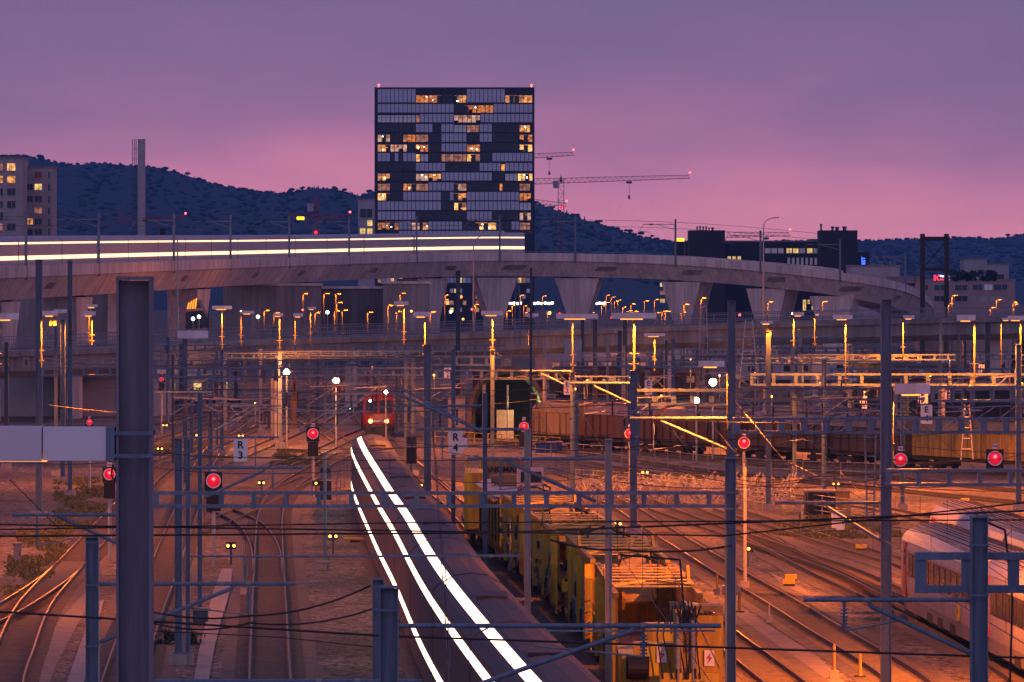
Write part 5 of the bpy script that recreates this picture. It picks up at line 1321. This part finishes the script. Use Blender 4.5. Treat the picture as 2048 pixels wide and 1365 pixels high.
# ------------------------------------------------------------------ cranes
def crane(x, ytop, ybase, xl, yl, xr, yr, s, label, m=None, mast=True, mw=1.6):
    m = m or craner; c = ps(x, ytop, s); t = thing('tower_crane', label, 'crane', (c.x, c.y, 0))
    a, b = ps(xl, yl, s), ps(xr, yr, s)
    if mast:
        mb = MB()
        for u in (-mw/2, mw/2):
            for v in (-mw/2, mw/2): mb.beam((c.x+u, c.y+v, 0), (c.x+u, c.y+v, c.z), .16, .16)
        z = 0; f = 1
        while z < c.z-2: mb.beam((c.x-mw/2*f, c.y-mw/2, z), (c.x+mw/2*f, c.y-mw/2, z+2), .1, .1).beam((c.x-mw/2, c.y-mw/2, z+2), (c.x+mw/2, c.y-mw/2, z+2), .09, .09); z += 2; f = -f
        mb.build('mast', m, t)
        MB().box((c.x-1.4, c.y-1, c.z-1.6), (1.6,1.4,2.0)).build('cab', facl, t)
        MB().tube((c.x, c.y, c.z-1), (c.x, c.y, c.z+1.0), .5, 8, r2=.1).build('apex', m, t)
    mb = MB(); n = int((b-a).length/1.5); up = Vector((0,0,1.5))
    mb.beam(a, b, .14, .14).beam(a+Vector((0,1.2,0)), b+Vector((0,1.2,0)), .14, .14).beam(a+up+Vector((0,.6,0)), b+up*.6+Vector((0,.6,0)), .14, .14)
    for k in range(n):
        p, q = a.lerp(b, k/n), a.lerp(b, (k+1)/n); mid = (p+q)/2+up*(1-.4*k/n)+Vector((0,.6,0)); mb.beam(p, mid, .08, .08).beam(mid, q, .08, .08)
    mb.build('jib', m, t)
    g_ = a.lerp(b, .62); MB().box(g_-Vector((0,-.6,.5)), (1.6,1.0,.6)).build('trolley', steel_d, t)
    MB().tube(g_-Vector((0,-.6,.5)), g_-Vector((0,-.6,4.2)), .04, 4).box(g_-Vector((0,-.6,4.6)), (.6,.5,1.0)).build('hook', steel_d, t)
    MB().sphere(b+Vector((0,0,1.6)), .3).build('warning_light', e_redc, t)
    if mast: MB().sphere((c.x, c.y-1, c.z-8), .4).build('mast_light', e_red, t)
    return t
crane(1122, 358, 480, 1060, 369, 1380, 357, 7.2, 'red and white tower crane right of the tower with a long jib', mat('crane pale red', (.32,.13,.14), .6))
crane(1000, 312, 480, 1020, 320, 1147, 311, 7.0, 'crane jib peeking out behind the right side of the tower', mat('crane pale red', (0,0,0)), mw=1.4)
crane(1085, 405, 480, 1060, 408, 1133, 413, 6.6, 'small dark crane jib below the long red and white one', steel_d, mast=False)
crane(632, 403, 480, 575, 437, 700, 437, 7.8, 'small red crane with a bright red light left of the tower', craner)
crane(262, 446, 480, 230, 446, 371, 439, 7.4, 'low red crane jib in front of the hill at the left', craner, mast=False)
crane(1500, 470, 500, 1452, 476, 1580, 472, 7.6, 'thin crane jib above the long dark building', steel_d, mast=False)

# ------------------------------------------------------------------ hills
def hill(ridge, s, name_m, base_back=900, seed=1, n=4):
    D1 = F/s; P = spline([ps(x, y, s) for x, y in ridge], n); rh = random.Random(seed)
    NR = 14; vs, fs = [], []
    for i, p in enumerate(P):
        for j in range(NR):
            f = j/(NR-1); D = D1-base_back*(1-f); z = p.z*(f**.8)*(1+.03*math.sin(i*.7+j))
            vs.append(Vector((p.x*(1-.03*(1-f)), D, z if j < NR-1 else p.z)))
    for i in range(len(P)-1):
        for j in range(NR-1): a = i*NR+j; fs.append((a, a+NR, a+NR+1, a+1))
    MB().add(vs, fs).build('hills', hillm, kind='structure', smooth=True)
    mb = MB()
    for i in range(len(P)-1):
        seg = (P[i+1]-P[i]).length; 
        for k in range(int(seg/2.2)+1):
            q = P[i].lerp(P[i+1], rh.random()); r = rh.uniform(.6, 1.6); h = r*rh.uniform(.6, 1.7)
            if rh.random() < .2: mb.tube(q-Vector((0,0,3)), q+Vector((0,0,h*1.3)), r*.8, 6, r2=.15)
            else:
                for _ in range(3): mb.sphere(q+Vector((rh.uniform(-1.5,1.5), rh.uniform(-3,3), rh.uniform(-1,h*.25))), r*rh.uniform(.5,.9), n=6, k=4)
        for k in range(int(seg/.22)):          # crowns down the slope
            f = rh.uniform(.15, 1); q = P[i].lerp(P[i+1], rh.random()); z = q.z*(f**.8); D = D1-base_back*(1-f)
            mb.sphere((q.x*(1-.03*(1-f))+rh.uniform(-8,8), D, z+1), rh.uniform(1.2, 2.6), n=6, k=4, sq=(1,1,.5))
    mb.build('forest', forest, kind='stuff')
hill([(-60,312),(0,312),(50,312),(85,320),(110,325),(150,330),(200,327),(260,332),(300,334),(345,344),(380,354),(420,366),(450,373),(500,381),(550,387),(580,386),(620,378),(660,378),(690,386),(720,392),(760,382),(850,372),(950,385),(1070,408),(1110,420),(1150,434),(1200,450),(1250,465),(1300,478),(1350,486),(1420,494),(1500,504)], 2.9, forest, 1300, 2)
hill([(1330,500),(1450,490),(1560,484),(1620,482),(1690,484),(1730,482),(1800,480),(1850,478),(1900,477),(1950,477),(1990,480),(2020,474),(2060,468),(2110,462)], 2.4, forest, 1500, 5)

# ------------------------------------------------------------------ trees, bushes, grass
def bush(x, y, s, w_, h_, label, trunk=True, cat='tree', name='tree', n=420, base=None, group=None, lf=.32):
    c = ps(x, y, s); W_, Hh = w_/s, h_/s; zb = c.z-Hh/2 if base is None else base
    t = thing(name, label, cat, (c.x, c.y, max(0, zb-2)), group); rb = random.Random(int(x*7+y)); mb = MB()
    cl = [(rb.uniform(-.4,.4)*W_, rb.uniform(-.4,.4)*W_, rb.uniform(.1,.85)*Hh) for _ in range(12)]
    for k in range(n):
        a = rb.choice(cl); p = Vector((c.x+a[0]+rb.gauss(0,.11)*W_, c.y+a[1]+rb.gauss(0,.11)*W_, zb+a[2]+rb.gauss(0,.09)*Hh)); sz = lf*rb.uniform(.5,1.3)
        d1 = Vector((rb.uniform(-1,1), rb.uniform(-1,1), rb.uniform(-1,1))).normalized()*sz; d2 = Vector((rb.uniform(-1,1), rb.uniform(-1,1), rb.uniform(-1,1))).normalized()*sz
        mb.add([p-d1, p+d2, p+d1, p-d2], [(0,1,2,3)])
    mb.build('crown' if trunk else 'leaves', leaf, t)
    if trunk: MB().tube((c.x, c.y, max(0, zb-3)), (c.x, c.y, zb+Hh*.6), .25, 6, r2=.1).build('trunk', brown, t)
    return t
bush(2040, 590, 15, 45, 110, 'dark bushy tree cut by the right frame edge', n=1600, base=0, lf=.4)
for x in (1912,1930,1950,1970,1985): bush(x, 551, 10.4, 24, 22, 'dark shrub of the roof garden on the pinkish office', name='shrub', cat='shrub', trunk=False, n=220, group='roof garden shrubs')
bush(352, 1297, 52, 90, 26, 'low green bush on the ballast beside the straight track', trunk=False, name='bush', cat='bush', n=900, base=0, lf=.07)
def grass(polys, n, h=.35):
    mb = MB(); rg = random.Random(9)
    for px in polys:
        P = [gp(x, y) for x, y in px]; x0, x1 = min(p.x for p in P), max(p.x for p in P); y0, y1 = min(p.y for p in P), max(p.y for p in P); k = 0
        while k < n:
            X, Y = rg.uniform(x0, x1), rg.uniform(y0, y1); ins = False; j = len(P)-1
            for i in range(len(P)):
                if (P[i].y > Y) != (P[j].y > Y) and X < (P[j].x-P[i].x)*(Y-P[i].y)/(P[j].y-P[i].y)+P[i].x: ins = not ins
                j = i
            k += 1
            if not ins or math.sin(X*1.7+Y*.31)+math.sin(X*.9-Y*.17+2)+math.sin(Y*.45)*.7 < rg.uniform(-1.2, 1.6): continue
            for _ in range(3):
                a = rg.uniform(0, 6.3); w_ = rg.uniform(.04,.1); hh = h*rg.uniform(.4,1.3); dx, dy = math.cos(a)*w_, math.sin(a)*w_; lx_, ly_ = rg.uniform(-.2,.2), rg.uniform(-.2,.2)
                mb.add([(X-dx,Y-dy,0),(X+dx,Y+dy,0),(X+lx_,Y+ly_,hh)], [(0,1,2)]); X += rg.uniform(-.15,.15); Y += rg.uniform(-.15,.15)
    mb.build('grass', grassm, kind='stuff')
grass([[(110,960),(200,955),(220,1010),(170,1060),(110,1050)],[(40,1060),(150,1040),(120,1140),(30,1200),(0,1180)],[(1555,1045),(1660,1030),(1790,1040),(1800,1075),(1640,1080),(1540,1070)],[(560,900),(640,905),(650,935),(540,930)],[(1190,940),(1560,960),(1560,975),(1190,955)],[(900,862),(1090,880),(1080,892),(930,880)],[(310,890),(420,882),(420,905),(310,912)]], 16000, .15)

# ------------------------------------------------------------------ fences, huts, clutter
def fence(px, label, h=1.1, step=2.4, m=None, mesh=False, s=None):
    m = m or galv; P = spline([gp(x, y) for x, y in px], 6); t = thing('fence', label, 'fence', P[0])
    L = length(P); k = max(2, min(60, int(L/step)))
    for p in resample(P, 0, L, L/k): MB().tube(p, p+Vector((0,0,h)), .035, 6).build('post', m, t)
    for z in ((h, h*.5) if not mesh else (h, h*.75, h*.5, h*.25)): MB().path([p+Vector((0,0,z)) for p in P], .028, 5).build('rail', m, t)
fence([(1110,1362),(1064,1300),(1020,1243),(975,1190),(940,1140),(900,1092),(850,1030),(800,965)], 'grey railing between the bright train and the yellow wagons', 1.1, 2.6)
fence([(1040,910),(1170,921),(1290,930),(1420,945),(1560,955),(1760,962)], 'pale railing in front of the brown freight wagons', 1.2, 3.5)
fence([(1150,975),(1290,985),(1420,1000),(1560,1020),(1760,1050)], 'low wire fence before the grass strip by the dark hut', 1.2, 3, mesh=True)
fence([(870,885),(1000,893),(1120,900)], 'lit barrier rail before the dark arch', 1.0, 2.5, yellow)
# scrap heap behind wire fence
rr = random.Random(4); mb = MB()
for k in range(700):
    c = gp(rr.uniform(1140, 1590), rr.uniform(968, 1012)); a = rr.uniform(0, 3.1); L = rr.uniform(.2,.8)
    mb.beam(c+Vector((0,0,rr.uniform(.02,.5))), c+Vector((math.cos(a)*L, math.sin(a)*L, rr.uniform(.05,.9))), .06, .1)
mb.build('rubble', concd, kind='stuff')
def hut(x0, x1, y0, yb, label, m, name='hut', cat='hut', depth=2.5, door=True, lit=None):
    s = (yb-HZ)/H; a, b, c = ps(x0, yb, s), ps(x1, yb, s), ps(x0, y0, s); hh = c.z-a.z; D = a.y
    t = thing(name, label, cat, ((a.x+b.x)/2, D, 0))
    MB().box(((a.x+b.x)/2, D+depth/2, hh/2), (b.x-a.x, depth, hh)).build('body', m, t)
    MB().box(((a.x+b.x)/2, D+depth/2, hh+.05), (b.x-a.x+.15, depth+.15, .1)).build('lid', concd, t)
    n = max(1, round((b.x-a.x)/1.2))
    for i in range(n):
        w_ = (b.x-a.x)/n; dr = MB().box((a.x+w_*(i+.5), D-.02, hh*.48), (w_*.82, .05, hh*.82)).build('door', m, t)
        MB().box((a.x+w_*(i+.82), D-.06, hh*.48), (.05,.05,.2)).build('handle', steel_d, dr)
hut(1612,1672,985,1030,'dark hut beside the grass strip left of the tallest right mast', facd)
hut(1673,1700,985,1033,'yellow brown end wall standing right of the dark hut', yellowd, depth=1.0)
hut(1665,1690,1026,1064,'white switch cabinet before the dark hut', white, 'switch_cabinet', 'cabinet', 1.0)
hut(831,848,797,872,'beige lit equipment cabinet right of the locomotive', cab_o, 'switch_cabinet', 'cabinet', 2)
hut(896,930,795,872,'wider beige lit container near the dark arch', cab_o, 'container', 'container', 2.5)
hut(1072,1124,886,906,'blue skip beside the pale railing', bluep, 'skip', 'skip', 2)
hut(386,415,1222,1246,'dark concrete-footed box by the slab path', steel_d, 'switch_cabinet', 'cabinet', .6)
hut(362,376,1268,1310,'narrow pinkish cable box on the blue double mast', facp, 'switch_cabinet', 'cabinet', .3)
hut(27,42,1090,1124,'pinkish marker box in the grass at the left', facp, 'switch_cabinet', 'cabinet', .4)
hut(635,660,1127,1142,'pale concrete base block at the foot of the thin post', conc_f, 'concrete_block', 'concrete block', .5)
for x, y, lab in ((1578,1160,'upper yellow track box on the right-hand tracks'),(1582,1150,'lower yellow track box on the right-hand tracks'),(1722,1090,'yellow track box near the grass strip'),(1930,998,'yellow track box behind the white coaches'),(700,975,'long yellow bar beside the bright train, upper'),(710,1074,'long yellow bar beside the bright train, lower')):
    c = gp(x, y, .3); bar = 'bar' in lab
    t = thing('track_box', lab, 'track equipment', (c.x, c.y, 0)); MB().box((c.x, c.y, .22), (1.2 if bar else .55, .35, .1 if bar else .2)).build('cover', signy, t); MB().box((c.x, c.y, .06), (.5,.4,.12)).build('foot', under, t)
for x, y, lab in ((1479,1225,'small yellow cone-like marker left among the right-hand tracks'),(1720,1355,'yellow marker cone at the bottom right')):
    c = gp(x, y); t = thing('marker_cone', lab, 'marker', c); MB().tube(c, c+Vector((0,0,.9)), .08, 10, r2=.05).build('cone', yellowd, t); MB().box(c+Vector((0,0,.03)), (.4,.4,.06)).build('base', under, t)

# dark arched hall opening
s = 23; c = ps(1015, 876, s); t = thing('arched_hall', 'dark arched hall opening with curved ribs at the centre behind the R 4 board', 'hall', (c.x, c.y, 0))
def arc(r, z0, y, k0=0, k1=180, n=22): return [Vector((c.x+r*math.cos(R(k0+(k1-k0)*i/n)), c.y+y, z0+r*1.25*math.sin(R(k0+(k1-k0)*i/n)))) for i in range(n+1)]
for i, (r, y, m) in enumerate(((3.3,0,arcm),(3.0,1.2,greenm),(3.0,3.2,greenm),(3.0,5.2,greenm))):
    P = [Vector((c.x+r, c.y+y, 0))]+arc(r, 2.2, y)+[Vector((c.x-r, c.y+y, 0))]
    mb = MB()
    for a, b in zip(P, P[1:]): mb.beam(a, b, .35, .3, up=(0,1,0))
    mb.build('rib', m, t)
P = arc(3.05, 2.2, .3); mb = MB()
for a, b in zip(P, P[1:]): mb.add([a, b, b+Vector((0,9,0)), a+Vector((0,9,0))], [(0,1,2,3)])
mb.build('vault', facb, t); MB().box((c.x, c.y+9.2, 3), (6.2,.3,6)).build('back_wall', facb, t)
for u in (-3.05, 3.05): MB().box((c.x+u, c.y+4.5, 1.1), (.2,9,2.2)).build('side_wall', greenm, t)
MB().box((c.x-.2, c.y+4, 1.3), (1.5,2.5,2.6)).build('inner_container', cab_o, t)
MB().box((c.x+2.6, c.y+.6, 2.6), (.12,.12,1.4)).build('light_tube', e_winw, t)
lamp((c.x+2.1, c.y+.4, 3.2), 350, (1,.95,.45), rad=.2, parent=t)
# parked coaches and locomotives far back on the right
def far_train(x0, x1, yb, label, m, mr, name='parked_train', cat='train', winm=None, hh=3.9):
    s = (yb-HZ)/H; a, b = ps(x0, yb, s), ps(x1, yb, s); t = thing(name, label, cat, (a.x, a.y, 0))
    P = [Vector((a.x, a.y, 0)), Vector(((a.x+b.x)/2, a.y+4, 0)), Vector((b.x, a.y+8, 0))]
    sweep_away(P, [(0,.7),(0,hh-.9),(2.8,hh-.9),(2.8,.7)]).build('body', m, t)
    sweep_away(P, [(-.02,hh-.88),(.3,hh-.4),(1.4,hh),(2.5,hh-.4),(2.82,hh-.88)]).build('roof', mr, t)
    n = int((b.x-a.x)/2.2)
    for i in range(n):
        p = P[0].lerp(P[-1], (i+.5)/n); MB().box((p.x, p.y-.04, hh*.58), (1.5,.08,.75)).build('window', winm or glassd, t)
    MB().beam(P[0]+Vector((0,1.4,.45)), P[-1]+Vector((0,1.4,.45)), 2.2, .5).build('underframe', under, t)
far_train(1480,1700,772,'pale parked coaches far back between the tall right-hand masts', coachw, coachg)
far_train(1790,1960,790,'reddish parked coaches far back behind the letter boards', redp, coachg, winm=e_wind)
far_train(1880,2060,765,'white parked coaches far back at the right edge', coachw, coachg)
far_train(1790,2060,845,'dark parked train behind the E boards on the right', facd, brownr)
far_train(1120,1400,800,'dark red parked coaches behind the flood lamps on the right', brown, brownr, winm=e_wind)
far_train(1090,1300,765,'pale red parked coaches in the far yard right of the arch', facp, coachg, winm=e_wind)
far_train(310,460,815,'light parked coaches beyond the left tracks under the bridge', coachw, coachg, winm=e_winw)
# tank wagon end
c = gp(1735, 838); t = thing('tank_wagon', 'dark round-ended tank wagon seen end-on between the tall right-hand masts', 'freight wagon', c)
MB().tube(c+Vector((0,0,2.5)), c+Vector((-1,9,2.5)), 1.6, 24).build('tank', facd, t); MB().box(c+Vector((0,4,.7)), (2.4,9,.5)).build('underframe', under, t); MB().tube(c+Vector((0,3,4.0)), c+Vector((0,3,4.5)), .4, 10).build('dome', facd, t)
for x, y, r, lab in ((1738,735,1.6,'yellow rounded parked locomotive high on the right'),(1757,742,1.5,'pink rounded parked locomotive beside the yellow one')):
    c = gp(x, y+20); t = thing('parked_locomotive', lab, 'locomotive', c)
    MB().sweep([c, c+Vector((0,6,0)), c+Vector((0,12,0))], [(-1.4,.8),(-1.4,2.8),(-.9,3.7),(0,4.0),(.9,3.7),(1.4,2.8),(1.4,.8)]).build('body', yellowd if 'yellow' in lab else coachw, t)
    MB().box(c+Vector((0,-.03,2.7)), (2.2,.06,.9)).build('windscreen', glassd, t); MB().box(c+Vector((0,6,.5)), (2.4,11,.5)).build('underframe', under, t)
# ------------------------------------------------------------------ evening air
hz = MB().box((0, 2390, 148), (2400, 5180, 302)).build('haze', bpy.data.materials.new('evening haze'), kind='stuff')
m = hz.data.materials[0]; m.use_nodes = True; nt = m.node_tree; nt.nodes.clear()
o_ = nt.nodes.new('ShaderNodeOutputMaterial'); v_ = nt.nodes.new('ShaderNodeVolumePrincipled')
v_.inputs['Color'].default_value = (.14,.43,1.0,1); v_.inputs['Density'].default_value = HAZE; v_.inputs['Anisotropy'].default_value = 0
nt.links.new(v_.outputs['Volume'], o_.inputs['Volume'])
